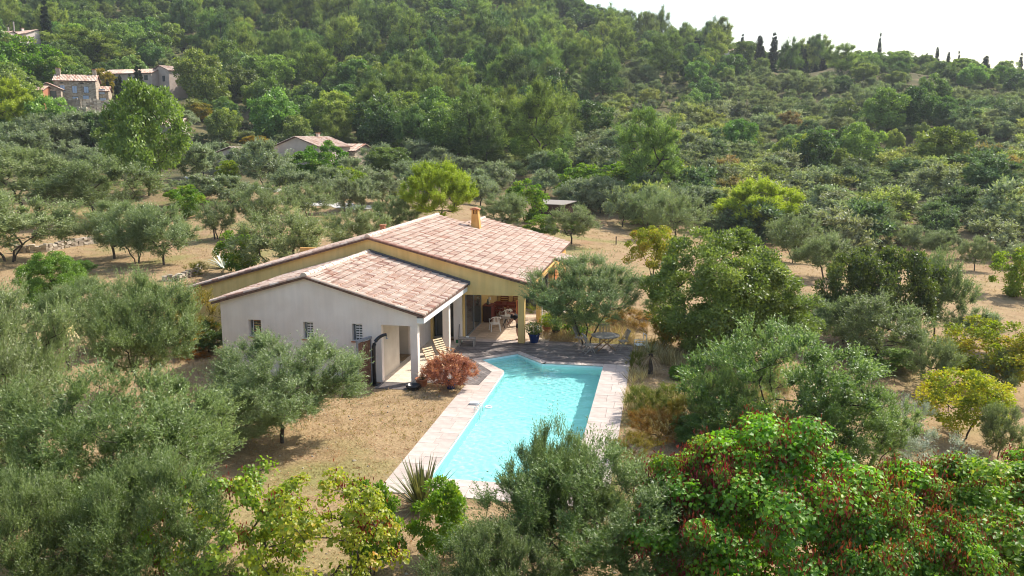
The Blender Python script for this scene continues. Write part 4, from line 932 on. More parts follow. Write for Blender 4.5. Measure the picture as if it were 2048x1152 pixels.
far_house(1532, 152, 338, R(12), 6.0, 5, 3.4, 1.0, M['pink_render'], 'small pink house beside the cypress under the right ridge', 'x', wins=[(.6, .8, 1, 1.2, 'dark')], name='small_pink_house')
far_house(52, 92, 335, R(-18), 14, 8, 3.2, 1.6, M['white_render'], 'pale house with a tiled roof at the top left of the hillside', 'x', chim=[(-1, 0, .7, 1.0)], name='hill_house')
far_house(12, 92, 320, R(-10), 7, 6, 3.0, 1.3, M['pink_render'], 'small house cut by the left edge of the picture on the upper hillside', 'x', name='edge_house')
p = at(32, 98, 322); t = MB().box(-.15, -.15, -2, .15, .15, 8.5).build('utility_pole', M['concrete'], None); t.location = tuple(p); tag(t, 'grey utility pole in front of the top left house', 'pole')
p = at(21, 100, 318); t = MB().box(-.15, -.15, -2, .15, .15, 7).build('utility_pole', M['concrete'], None); t.location = tuple(p); tag(t, 'shorter grey pole left of the utility pole at the top left', 'pole')
# garden shed behind the olives
p = g(1106, 432, .9); t = empty('shed', (p[0], p[1], gz(p[0], p[1])-.1), R(-24), 'low dark shed with a pale flat roof behind the villa', 'shed')
part(MB().box(-2.3, -1.3, -.3, 2.3, -1.18, 1.6).box(-2.3, 1.18, -.3, 2.3, 1.3, 1.6).box(-2.3, -1.18, -.3, -2.18, 1.18, 1.6).box(2.18, -1.18, -.3, 2.3, 1.18, 1.6), 'wall', M['dark_wood'], t)
part(MB().prism([(-1.6, 1.6), (1.6, 1.9), (1.6, 1.98), (-1.6, 1.68)], 'x', -2.5, 2.5), 'roof', M['grout'], t)
# white terrace walls and pools of pale concrete
p = at(292, 200, 225); t = MB().box(-4, -.2, -1.5, 4, .2, 1.1).build('garden_wall', M['white_render'], None); t.location = tuple(p); tag(t, 'short white garden wall right of the stone farmhouse', 'wall')
p = at(742, 352, 148); t = empty('terrace_railing', tuple(p), 0, 'white terrace with a dark railing in front of the fig tree', 'terrace')
part(MB().box(-2.6, -.2, -1.5, 2.6, 2.2, .2), 'terrace_slab', M['white_render'], t)
for k in range(9): part(MB().box(-2.5+k*.6, -.15, .201, -2.45+k*.6, -.1, 1.0), 'post', M['dark_metal'], t)
part(MB().box(-2.55, -.16, 1.001, 2.5, -.09, 1.06), 'rail', M['dark_metal'], t)
def stone_run(pts, h, label, s=.35, nm='dry_stone_wall'):
    t = empty(nm, (0, 0, 0), 0, label, 'wall'); t.location = tuple(pts[0]); mb = MB(); o0 = Vector(pts[0])
    for a, b in zip(pts[:-1], pts[1:]):
        a, b = Vector(a), Vector(b); L_ = (b-a).length; d = (b-a).normalized(); n = Vector((d.y, -d.x, 0)).normalized()
        u = 0
        while u < L_:
            l = random.uniform(.6, 1.7)*s; z = -.4
            while z < h-.05:
                hh = random.uniform(.5, .9)*s; c = a+d*(u+l/2)-o0; c.z += z+hh/2; k = random.uniform(-.06, .06)
                ex, ey, ez = d*(l*.47), n*(.2+k), Vector((0, 0, hh*.46)); j = lambda: Vector((random.uniform(-.03, .03),)*3)
                vs = [c-ex-ey-ez+j(), c+ex-ey-ez+j(), c+ex+ey-ez+j(), c-ex+ey-ez+j(), c-ex-ey+ez+j(), c+ex-ey+ez+j(), c+ex+ey+ez+j(), c-ex+ey+ez+j()]
                mb.add(vs, [(0, 3, 2, 1), (4, 5, 6, 7), (0, 1, 5, 4), (1, 2, 6, 5), (2, 3, 7, 6), (3, 0, 4, 7)]); z += hh
            u += l
    o = mb.build('stone', M['stones'], t); o['kind'] = 'stuff'; return t
stone_run([at(98, 220, 222), at(160, 222, 219), at(230, 226, 221)], 2.6, 'long terraced stone retaining wall below the stone farmhouse', .6)
stone_run([at(100, 229, 214), at(170, 231, 211), at(212, 234, 213)], 1.6, 'second lower stone retaining wall below the farmhouse terrace', .6)
def gp(px, py): p, _ = hit(px, py); return (p[0], p[1], gz(p[0], p[1]))
stone_run([gp(30, 512), gp(90, 506), gp(140, 497), gp(200, 490), gp(215, 488)], .55, 'low dry stone wall behind the left olive trees', .3)
stone_run([gp(325, 572), gp(352, 562), gp(392, 552), gp(400, 548)], .35, 'low dry stone edging near the left end of the ochre roof', .25)
stone_run([gp(418, 252), gp(448, 250)], 1.2, 'short stone wall by the dry clearing below the long house', .5)
# pale gravel path through the grove
def strip(name, pts, w_, m, label):
    V_ = []; Fc = []
    for i, q in enumerate(pts):
        q = Vector(q); d = (Vector(pts[min(i+1, len(pts)-1)])-Vector(pts[max(i-1, 0)])).normalized(); n = Vector((-d.y, d.x, 0))
        for k in (-1, -.33, .33, 1):
            v = q+n*w_*k; V_.append((v.x, v.y, gz(v.x, v.y)+.05))
        if i:
            b = (i-1)*4
            for k in range(3): Fc.append((b+k, b+k+1, b+k+5, b+k+4))
    me = bpy.data.meshes.new(name); me.from_pydata(V_, [], Fc); me.materials.append(m); o = link(name, me); tag(o, label, kind='structure')
M['gravel'] = mat('gravel', (.46, .43, .38), .95, (.6, .57, .52), 6, .5, 20)
def dense(a, b, n): return [gp(a[0]+(b[0]-a[0])*k/n, a[1]+(b[1]-a[1])*k/n) for k in range(n+1)]
strip('path', dense((370, 355), (440, 362), 10)+dense((447, 363), (560, 384), 12), .9, M['gravel'], 'pale gravel path through the left olive grove')
strip('path', dense((630, 408), (735, 420), 12), 1.5, M['gravel'], 'pale gravel path behind the middle olive trees')
# ------------------------------------------------------------------ foliage generators
def nrm(a): return a/np.maximum(np.linalg.norm(a, axis=-1, keepdims=True), 1e-9)
def rdir(n, r): return nrm(r.normal(size=(n, 3)))
def leaves_rhomb(P, D, N, L, W, v):
    S = nrm(np.cross(D, N)); L = L[:, None]; W = W[:, None]
    vs = np.stack([P, P+D*L*.45+S*W*.5, P+D*L, P+D*L*.45-S*W*.5], 1).reshape(-1, 3)
    n = len(P); f = np.arange(4*n).reshape(n, 4); return vs, f, np.repeat(v, 4)
def leaves_heart(P, D, N, L, W, v):
    S = nrm(np.cross(D, N)); N2 = np.cross(S, D); L = L[:, None]; W = W[:, None]
    a = P+D*L*.08+S*W*.42+N2*W*.14; b = P+D*L*.6+S*W*.42+N2*W*.12; c = P+D*L*1.0-N2*W*.12; d = P+D*L*.6-S*W*.42+N2*W*.12; e = P+D*L*.08-S*W*.42+N2*W*.14; o = P+D*L*.14
    vs = np.stack([o, a, b, c, d, e], 1).reshape(-1, 3); n = len(P); i = np.arange(n)[:, None]*6
    f = np.concatenate([i+np.array([[0, 1, 2, 3]]), i+np.array([[0, 3, 4, 5]])], 0); return vs, f, np.repeat(v, 6)
def crown_points(shape, n, r, H, W, h0):
    """clump centres: crown of width W between heights h0 and H"""
    out = []; seed = r.integers(0, 1000); ph = r.uniform(0, 6.28, 8)
    while len(out) < n:
        q = r.uniform(-1, 1, (n*4, 3)); az = np.arctan2(q[:, 1], q[:, 0]); rho = np.hypot(q[:, 0], q[:, 1]); z = q[:, 2]
        lump = 1+.16*np.sin(3*az+ph[0])+.12*np.sin(5*az+ph[1]+3*z)+.12*np.sin(4*z+ph[2]+2*az)
        if shape == 'round': lim = np.sqrt(np.clip(1-z**2, 0, 1))*.92*lump; inner = .45
        elif shape == 'spread': lim = np.where(z > -.25, np.sqrt(np.clip(1-((z+.25)/1.25)**2, 0, 1)), 1-((-z-.25)/.75)*.75)*.9*lump; inner = .35
        elif shape == 'dome': lim = np.where(z > -.2, np.sqrt(np.clip(1-((z+.2)/1.2)**2, 0, 1)), (1+z)/.8*.95)*.95; inner = .55
        elif shape == 'cone': lim = np.clip((1-z)/2, 0, 1)**.7*.95*(1+.22*np.sin(7*z+ph[3]))*lump*np.clip((z+1.15)/.35, .3, 1); inner = .3
        elif shape == 'spindle': lim = np.clip(np.minimum((1.06-z)/1.5, (z+1.12)/.3), 0, 1)**.75*.9; inner = .4
        else: lim = np.sqrt(np.clip(1-z**2, 0, 1)); inner = 0
        ok = (rho < lim) & ((rho > lim*inner) | (z > .5) | (r.random(len(z)) < .35))
        for p in q[ok]: out.append((p[0]*W/2, p[1]*W/2, h0+(p[2]+1)/2*(H-h0)))
    return np.array(out[:n])
def skeleton(centers, stems, r):
    """stems: list of polylines (np arrays); returns segments (p,q,rp,rq) joining every clump"""
    nodes = []; par = []
    for st in stems:
        for i, p in enumerate(st): nodes.append(np.array(p, float)); par.append(-1 if i == 0 else len(nodes)-2)
    starts = [len(nodes)]; base = len(nodes); tops = np.array([st[-1] for st in stems])
    order = np.argsort([np.min(np.linalg.norm(tops-c, axis=1)) for c in centers]); leafn = []
    for i in order:
        c = centers[i]; A = np.array(nodes); d = np.linalg.norm(A-c, axis=1)+.35*np.maximum(0, A[:, 2]-c[2])*2
        for s in range(len(A)):
            if par[s] == -1 or s < 0: d[s] += 50
        j = int(np.argmin(d)); mid = (A[j]+c)/2; ln = np.linalg.norm(c-A[j]); mid = mid+r.normal(0, .09*ln, 3); mid[2] -= .04*ln
        nodes.append(mid); par.append(j); nodes.append(c); par.append(len(nodes)-2)
    n = len(nodes); cnt = np.zeros(n)
    kids = [0]*n
    for i in range(n-1, -1, -1):
        if par[i] >= 0: kids[par[i]] += 1
    cnt = [0.]*n
    ch = [[] for _ in range(n)]
    for i in range(n):
        if par[i] >= 0: ch[par[i]].append(i)
    import sys
    for i in sorted(range(n), key=lambda k: -k):
        if not ch[i]: cnt[i] = 1.
        else: cnt[i] = sum(cnt[k] for k in ch[i])
    return np.array(nodes), par, np.array(cnt)
def tubes(nodes, par, rad, k=5):
    V = []; Fq = []; c = 0
    for i, p in enumerate(par):
        if p < 0: continue
        a, b = nodes[p], nodes[i]; d = b-a; L_ = np.linalg.norm(d)
        if L_ < 1e-4: continue
        d = d/L_; u = np.array([0, 0, 1.]) if abs(d[2]) < .9 else np.array([1., 0, 0]); sx = np.cross(d, u); sx /= np.linalg.norm(sx); sy = np.cross(sx, d)
        ra, rb = max(rad[p] if rad[p] < rad[i]*2.2 else rad[i]*1.5, rad[i]), rad[i]
        an = np.arange(k)*2*math.pi/k; ring = np.cos(an)[:, None]*sx+np.sin(an)[:, None]*sy
        V.append(a-d*ra*.3+ring*ra); V.append(b+d*rb*.3+ring*rb); q = np.arange(k); Fq.append(np.stack([c+q, c+(q+1) % k, c+k+(q+1) % k, c+k+q], 1)); c += 2*k
    return np.concatenate(V), np.concatenate(Fq)
def make_stems(shape, H, h0, W, r, nst):
    st = []
    for s in range(nst):
        a = r.uniform(0, 6.28) if nst == 1 else 2*math.pi*s/nst+r.uniform(-.4, .4)
        lean = (.10 if nst == 1 else .42)*r.uniform(.6, 1.2); fork = h0+(H-h0)*(.18 if shape not in ('cone', 'spindle') else .86)
        pts = []; b = np.array([math.cos(a), math.sin(a), 0])*(0 if nst == 1 else .09*nst**.5*min(1, H/5))
        m = 5 if shape not in ('cone', 'spindle') else 9
        for k in range(m):
            t = k/(m-1); q = b+np.array([math.cos(a), math.sin(a), 0])*lean*fork*t**1.3*(.0 if shape in ('cone', 'spindle') else 1)+np.array([r.normal(0, .02), r.normal(0, .02), 0])*H*t; q[2] = fork*t-(.25 if k == 0 else 0); pts.append(q)
        st.append(np.array(pts))
    return st
def tree_meshes(name, shape, H, W, h0, nclump, crad, nleaf, L, Wd, lm, tr, seed, leaf='rhomb', nst=1, up_=.35, out_=.8, flat=.75, tufts=False, tip=.012, bark='bark', twig=0, vclump=.5, grad=None):
    """returns (trunk_mesh, crown_mesh, H, W)"""
    r = np.random.default_rng(seed)
    C = crown_points(shape, nclump, r, H, W, h0)
    nodes, par, cnt = skeleton(C, make_stems(shape, H, h0, W, r, nst), r)
    rad = tip*cnt**.5
    tv_, tf_ = tubes(nodes, par, rad, 5 if tr > 0 else 3)
    tm = np_mesh(name+'_trunk', tv_, tf_, M[bark], smooth=True)
    cc = np.array([0, 0, h0+(H-h0)*.35])
    out = nrm((C-cc)/np.array([W/2, W/2, (H-h0)/2]))
    per_ = nleaf//nclump; n = per_*nclump; ci = np.repeat(np.arange(nclump), per_)
    cs = crad*r.uniform(.7, 1.3, nclump)
    if tufts:      # leaves run along upright shoots radiating from each clump
        ntw = max(3, per_//tufts); tw_c = np.repeat(np.arange(nclump), ntw); m = len(tw_c)
        td = nrm(rdir(m, r)*.75+out[tw_c]*out_+np.array([0, 0, up_])); tl = cs[tw_c]*r.uniform(.6, 1.5, m); ts = C[tw_c]+rdir(m, r)*cs[tw_c][:, None]*.55*r.random(m)[:, None]
        k = max(1, n//m); ti = np.repeat(np.arange(m), k); u = np.tile((np.arange(k)+.5)/k, m)+r.normal(0, .03, m*k)
        P = ts[ti]+td[ti]*(tl[ti]*u)[:, None]; bend = (u**2)[:, None]*tl[ti][:, None]*r.normal(0, .12, (m, 3))[ti]; P = P+bend
        D = nrm(td[ti]*.75+rdir(len(ti), r)*.75); N = nrm(rdir(len(ti), r)*.6+td[ti]*.55+out[tw_c[ti]]*.6+np.array([0, 0, .2])); cidx = tw_c[ti]
    else:
        q = rdir(n, r); q = nrm(q+out[ci]*.55+np.array([0, 0, .25])); rr = cs[ci]*(r.random(n)**.45)
        P = C[ci]+q*rr[:, None]*np.array([1, 1, flat]); cidx = ci
        D = nrm(q*.5+out[ci]*.35+rdir(n, r)*.75+np.array([0, 0, up_-.2])); N = nrm(q*1.1+out[ci]*.45+np.array([0, 0, .25])+rdir(n, r)*.42)
    nn = len(P); vc = r.random(nclump)
    v = np.clip(vc[cidx]*vclump+r.random(nn)*(1-vclump), 0, 1)
    if grad is not None: v = np.clip(v*.6+grad(P, r), 0, 1)
    Ls = L*r.uniform(.7, 1.3, nn); Ws = Wd*r.uniform(.7, 1.25, nn)
    f = leaves_heart if leaf == 'heart' else leaves_rhomb
    vs, fs, va = f(P, D, N, Ls, Ws, v)
    cm = np_mesh(name+'_crown', vs, fs, M[lm], attr=va)
    ex = np.percentile(vs, [1, 99], axis=0); Hr = np.percentile(vs[:, 2], 99.5); Wr = .5*((ex[1, 0]-ex[0, 0])+(ex[1, 1]-ex[0, 1]))
    return tm, cm, Hr, Wr, (P, D, N)
def combine(name, tm, cm):
    """one mesh with trunk and crown, for far trees"""
    def get(me, k=4):
        v = np.empty(len(me.vertices)*3, np.float32); me.vertices.foreach_get('co', v); f = np.empty(len(me.loops), np.int32); me.loops.foreach_get('vertex_index', f); return v.reshape(-1, 3), f.reshape(-1, 4)
    v1, f1 = get(tm); v2, f2 = get(cm); a = np.empty(len(v2), np.float32); cm.attributes['v'].data.foreach_get('value', a)
    return np_mesh(name, np.r_[v1, v2], np.r_[f1, f2+len(v1)], attr=np.r_[np.zeros(len(v1)), a], mats=[tm.materials[0], cm.materials[0]], midx=np.r_[np.zeros(len(f1)), np.ones(len(f2))])
LIB = {}
def lib(kind, n, **k):
    LIB[kind] = []
    for i in range(n):
        kk = {a: (b(i) if callable(b) and a not in ('grad',) else b) for a, b in k.items()}
        LIB[kind].append(tree_meshes(kind, seed=hash_(kind)+i*17, **kk))
def hash_(s): return sum(ord(c)*(i+3) for i, c in enumerate(s))
# name, crown ------------------------------------------------------------- near to far
lib('olive_near', 3, shape='spread', H=5.6, W=6.4, h0=1.25, nclump=230, crad=.52, nleaf=150000, L=.10, Wd=.025, lm='olive', tr=1, nst=lambda i: (2, 3, 1)[i], tufts=26, up_=.75, out_=.6, tip=.0085, vclump=.35)
lib('olive_mid', 4, shape='spread', H=4.8, W=5.6, h0=1.1, nclump=110, crad=.55, nleaf=42000, L=.15, Wd=.042, lm='olive', tr=1, nst=lambda i: (1, 3, 2, 1)[i], tufts=16, up_=.6, out_=.7, tip=.013, vclump=.4)
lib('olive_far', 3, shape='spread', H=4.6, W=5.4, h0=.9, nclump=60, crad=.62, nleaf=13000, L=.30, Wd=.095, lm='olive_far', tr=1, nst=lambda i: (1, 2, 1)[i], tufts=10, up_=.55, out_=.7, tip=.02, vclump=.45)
lib('broad_near', 2, shape='round', H=6.6, W=7.0, h0=.25, nclump=190, crad=.62, nleaf=60000, L=.16, Wd=.085, lm='broad', tr=1, nst=lambda i: (1, 2)[i], up_=.1, tip=.014, vclump=.45)
lib('glossy_near', 2, shape='round', H=5.5, W=7.4, h0=.5, nclump=210, crad=.5, nleaf=60000, L=.13, Wd=.05, lm='glossy', tr=1, nst=2, up_=.5, tufts=14, out_=.8, tip=.011, vclump=.4)
lib('broad_mid', 3, shape='round', H=6.0, W=5.6, h0=.9, nclump=90, crad=.68, nleaf=16000, L=.22, Wd=.13, lm='broad', tr=1, nst=1, up_=.1, tip=.018, vclump=.45)
lib('oak_far', 4, shape='round', H=8.5, W=8.2, h0=.9, nclump=75, crad=1.05, nleaf=9500, L=.46, Wd=.30, lm='oak', tr=1, nst=1, up_=.1, tip=.035, vclump=.5, flat=.95)
lib('pine_far', 4, shape=lambda i: ('round', 'cone', 'round', 'cone')[i], H=11.5, W=7.8, h0=2.2, nclump=80, crad=1.15, nleaf=17000, L=.5, Wd=.11, lm='pine', tr=1, nst=1, tufts=9, up_=1.0, out_=.75, tip=.035, vclump=.5)
lib('scrub', 4, shape='round', H=3.3, W=3.3, h0=.1, nclump=34, crad=.55, nleaf=4200, L=.28, Wd=.12, lm='scrub', tr=1, nst=2, tufts=7, up_=.6, out_=.6, tip=.012, vclump=.5)
lib('cypress', 2, shape='spindle', H=10, W=1.5, h0=.2, nclump=170, crad=.34, nleaf=14000, L=.32, Wd=.09, lm='cypress', tr=1, nst=1, tufts=7, up_=1.6, out_=.2, tip=.02, vclump=.3)
lib('umbrella_pine', 1, shape='dome', H=7.6, W=6.6, h0=2.4, nclump=150, crad=.55, nleaf=60000, L=.19, Wd=.05, lm='pine_lime', tr=1, nst=1, tufts=14, up_=1.3, out_=.9, tip=.011, bark='bark_light', vclump=.45)
lib('lime_pine', 1, shape='spread', H=6.6, W=7.0, h0=1.0, nclump=70, crad=.75, nleaf=36000, L=.28, Wd=.07, lm='pine_lime', tr=1, nst=1, tufts=14, up_=1.2, out_=.9, tip=.02, vclump=.45)
lib('lime_mid', 2, shape='round', H=4, W=3.6, h0=.3, nclump=55, crad=.5, nleaf=8500, L=.19, Wd=.12, lm='lime', tr=1, nst=2, up_=.1, tip=.011, vclump=.5)
lib('yellow_mid', 2, shape='round', H=4.2, W=4.4, h0=.9, nclump=70, crad=.5, nleaf=12000, L=.15, Wd=.10, lm='yellow', tr=1, nst=2, up_=.05, tip=.012, vclump=.55)
lib('silver_mid', 1, shape='round', H=4.4, W=4.4, h0=.2, nclump=80, crad=.5, nleaf=22000, L=.13, Wd=.03, lm='silver', tr=1, nst=3, tufts=14, up_=.8, out_=.6, tip=.011, vclump=.4)
lib('gold_shrub', 2, shape='round', H=2.6, W=3.4, h0=.05, nclump=60, crad=.42, nleaf=16000, L=.10, Wd=.028, lm='gold', tr=1, nst=3, tufts=14, up_=1.0, out_=.6, tip=.007, vclump=.45)
lib('judas_big', 2, shape='spread', H=5.9, W=6.6, h0=.7, nclump=150, crad=.48, nleaf=46000, L=.092, Wd=.10, lm='judas_dark', tr=1, leaf='heart', nst=3, up_=-.75, tip=.0125, vclump=.35)
lib('judas_light', 2, shape='spread', H=5.0, W=4.6, h0=1.2, nclump=80, crad=.34, nleaf=5200, L=.095, Wd=.105, lm='judas', tr=1, leaf='heart', nst=3, up_=-.75, tip=.010, vclump=.45)
lib('maple', 1, shape='dome', H=1.05, W=2.25, h0=-.15, nclump=150, crad=.17, nleaf=26000, L=.08, Wd=.022, lm='maple', tr=1, nst=2, tufts=9, up_=-.15, out_=.9, tip=.004, vclump=.5)

OLIVE_LIKE = {'olive_near': 'olive_tree', 'olive_mid': 'olive_tree', 'olive_far': 'olive_tree'}
def plant(kind, pos, hgt, wid, label, name='tree', cat='tree', group=None, rz=None, var=None, color=None, parts=True):
    L_ = LIB[kind]; tm, cm, H0, W0, _ = L_[(var if var is not None else int(rng.integers(len(L_)))) % len(L_)]
    rz = float(rng.uniform(0, 6.28)) if rz is None else rz; s = (wid/W0, wid/W0, hgt/H0)
    t = empty(name, pos, rz, label, cat, group)
    a = link('trunk', tm, t, scale=s); b = link('crown', cm, t, scale=s)
    if color: b.color = (*color, 1)
    return t
def put(kind, bx, by, wpx, top, label, name='tree', cat='tree', group=None, d=None, **k):
    """tree whose foot is seen (or guessed) at photo pixel bx,by"""
    if d is None: p, dd = hit(bx, by)
    else:
        p = at(bx, by, d); dd = d
    z = gz(p[0], p[1]); r_ = ray(bx, by); dep = float((np.array([p[0], p[1], z])-C0)@fw)
    hgt = max(.6, (pr((p[0], p[1], z))[1]-top)/F*dep*1.02); wid = wpx/F*dep*(.86 if kind in ('olive_mid', 'olive_far') else .93)
    return plant(kind, (p[0], p[1], z-.05), hgt, wid, label, name, cat, group, **k), p, dep

GO = 'olive trees of the grove round the villa'
O = 'olive_tree'
GREY = (1.12, 1.1, 1.18); DARK = (.72, .76, .7)
T = [
 # foreground
 ('olive_near', 225, 1140, 520, 740, 'large dark olive tree filling the lower left corner', O, 0),
 ('olive_near', -15, 1040, 365, 568, 'silvery olive tree cut off by the left edge, leaning trunk', O, 1),
 ('olive_near', 292, 800, 240, 548, 'olive tree between the straw-coloured yucca and the white gable', O, 0),
 ('olive_near', 190, 705, 230, 560, 'olive tree directly behind the straw-coloured yucca', O, 2),
 ('olive_near', 565, 893, 318, 672, 'olive tree with a single leaning trunk on the dry lawn before the white gable', O, 2),
 ('olive_near', 470, 905, 240, 775, 'low olive tree just left of the leaning trunk on the lawn', O, 1),
 ('olive_near', 1185, 1260, 470, 893, 'olive tree at the bottom centre covering the end of the pool', O, 0),
 ('olive_near', 330, 1310, 330, 900, 'olive crown in the bottom left behind the sparse judas tree', O, 2),
 ('olive_near', 60, 1330, 330, 935, 'olive tree cut by the bottom left corner', O, 1),
 ('olive_near', 1105, 1200, 190, 838, 'slender pointed olive shoot rising before the end of the pool', O, 0),
 ('olive_near', 985, 1330, 270, 1035, 'smaller olive tree at the bottom edge left of the pool-end olive', O, 1),
 ('olive_near', 1172, 690, 225, 512, 'olive tree with forked trunks behind the round garden table', O, 1),
 # left grove
 ('olive_mid', 20, 525, 290, 385, 'grey olive tree above the silvery one on the left edge', O, 1),
 ('olive_mid', 45, 432, 250, 300, 'big olive tree at the left edge below the stone farmhouse', O, 3),
 ('olive_mid', 205, 450, 240, 318, 'broad dark olive tree left of the tall linden', O, 2),
 ('olive_mid', 230, 522, 175, 405, 'olive tree with a crooked limb, leftmost of those by the low stone wall', O, 3),
 ('olive_mid', 275, 530, 170, 408, 'olive tree with three upright stems in the middle of the left group', O, 1),
 ('olive_mid', 328, 530, 150, 412, 'olive tree whose single trunk curves to the right on dry grass', O, 0),
 ('olive_mid', 438, 483, 95, 402, 'small open olive tree beside the hoop', O, 2),
 ('olive_mid', 528, 470, 125, 368, 'olive tree right of the small one with the hoop', O, 1),
 ('olive_mid', 615, 440, 125, 368, 'multi-stemmed olive tree alone in the middle clearing', O, 2),
 ('olive_mid', 565, 570, 215, 425, 'wide olive tree rising just behind the long ochre wall', O, 0),
 ('olive_mid', 710, 525, 150, 415, 'olive tree behind the ridge of the ochre roof, left of the umbrella pine', O, 1),
 ('olive_mid', 795, 480, 110, 392, 'olive tree touching the left side of the umbrella pine', O, 3),
 ('olive_far', 395, 412, 120, 350, 'hedge-like olive tree left of the pale path', O, 0),
 ('olive_far', 460, 410, 110, 352, 'hedge-like olive tree at the bend of the pale path', O, 1),
 ('olive_far', 385, 360, 85, 286, 'olive tree left of the picnic table', O, 2),
 ('olive_far', 408, 358, 75, 290, 'olive tree nearest the picnic table', O, 0),
 ('olive_far', 530, 372, 110, 283, 'tall grey olive tree before the pink house', O, 1),
 ('olive_far', 500, 345, 90, 292, 'grey olive tree hiding the low pink outbuilding', O, 2),
 ('olive_far', 585, 400, 90, 330, 'olive tree below the pink house', O, 0),
 ('olive_far', 655, 398, 95, 335, 'olive tree below the round plane tree', O, 1),
 ('olive_far', 690, 425, 70, 358, 'small olive tree at the left end of the gravel strip', O, 2),
 ('olive_far', 725, 420, 80, 360, 'small olive tree on the gravel strip', O, 0),
 ('olive_far', 770, 410, 90, 345, 'olive tree left behind the umbrella pine', O, 1),
 ('olive_far', 820, 375, 90, 322, 'olive tree below the fig tree', O, 2),
 ('olive_far', 950, 400, 90, 340, 'olive tree right behind the umbrella pine', O, 0),
 ('olive_far', 990, 385, 90, 325, 'grey olive tree at the foot of the pine wood', O, 1),
 ('olive_far', 930, 360, 80, 315, 'low olive tree under the pine wood', O, 2),
 ('olive_mid', 1008, 462, 115, 388, 'olive tree right of the chimney', O, 0),
 ('olive_mid', 1143, 490, 120, 412, 'round olive tree right behind the far corner of the roof', O, 3),
 ('olive_far', 1150, 425, 95, 360, 'grey olive tree behind the shed', O, 1),
 ('olive_far', 1200, 432, 95, 355, 'grey olive tree at the top of the dry clearing', O, 2),
 ('olive_far', 1090, 395, 80, 340, 'grey olive tree above the shed roof', O, 0),
 ('olive_far', 1245, 455, 85, 375, 'leaning olive tree at the right of the dry clearing', O, 0),
 ('olive_mid', 1300, 470, 120, 375, 'grey olive tree right of the dry clearing', O, 1),
 ('olive_mid', 1345, 490, 130, 385, 'second grey olive tree right of the dry clearing', O, 2),
 ('olive_far', 1300, 420, 100, 350, 'grey olive tree behind the clearing under the pale green trees', O, 1),
 ('olive_far', 1390, 440, 100, 372, 'grey olive tree left of the bright green pine', O, 2),
 # right
 ('olive_mid', 1588, 526, 130, 430, 'olive tree with several stems left of the dark thicket', O, 1),
 ('olive_mid', 1650, 560, 130, 470, 'dark low olive tree beside the dark thicket', O, 2),
 ('olive_mid', 1750, 490, 100, 415, 'brown-grey olive tree above the dark thicket', O, 0),
 ('olive_mid', 1835, 515, 85, 452, 'round olive tree at the top end of the right field', O, 1),
 ('olive_mid', 1880, 520, 80, 462, 'dark round olive tree at the right field edge', O, 2),
 ('olive_mid', 1948, 546, 78, 474, 'olive tree with a short trunk standing in the right field', O, 3),
 ('olive_mid', 2030, 540, 70, 488, 'grey olive tree at the right edge above the field', O, 0),
 ('olive_mid', 1748, 742, 225, 590, 'spreading grey olive tree with a dark straight trunk in the right meadow', O, 3),
 ('olive_mid', 1688, 690, 150, 590, 'grey olive tree left of the spreading one in the right meadow', O, 1),
 ('olive_mid', 1858, 795, 105, 668, 'olive tree leaning to the right in the right meadow', O, 0),
 ('olive_mid', 1945, 695, 120, 615, 'blue-grey olive tree below the right field', O, 2),
 ('olive_mid', 1990, 800, 120, 700, 'dark olive tree under the yellow tree at the right edge', O, 1),
 ('olive_mid', 1600, 690, 150, 590, 'olive tree between the walnut and the right meadow', O, 2),
]
for (k, bx, by, wpx, top, lab, nm, v) in T: put(k, bx, by, wpx, top, lab, nm, 'tree', GO, var=v, color=((1.2, 1.22, 1.35) if 'silvery olive tree cut' in lab or 'low olive tree just' in lab else (.85, .95, .72) if 'straw-coloured' in lab else (.62, .74, .43) if 'bottom' in lab or 'lower left' in lab or 'pointed' in lab else DARK if 'dark' in lab else (GREY if 'grey' in lab or 'silver' in lab else None)))
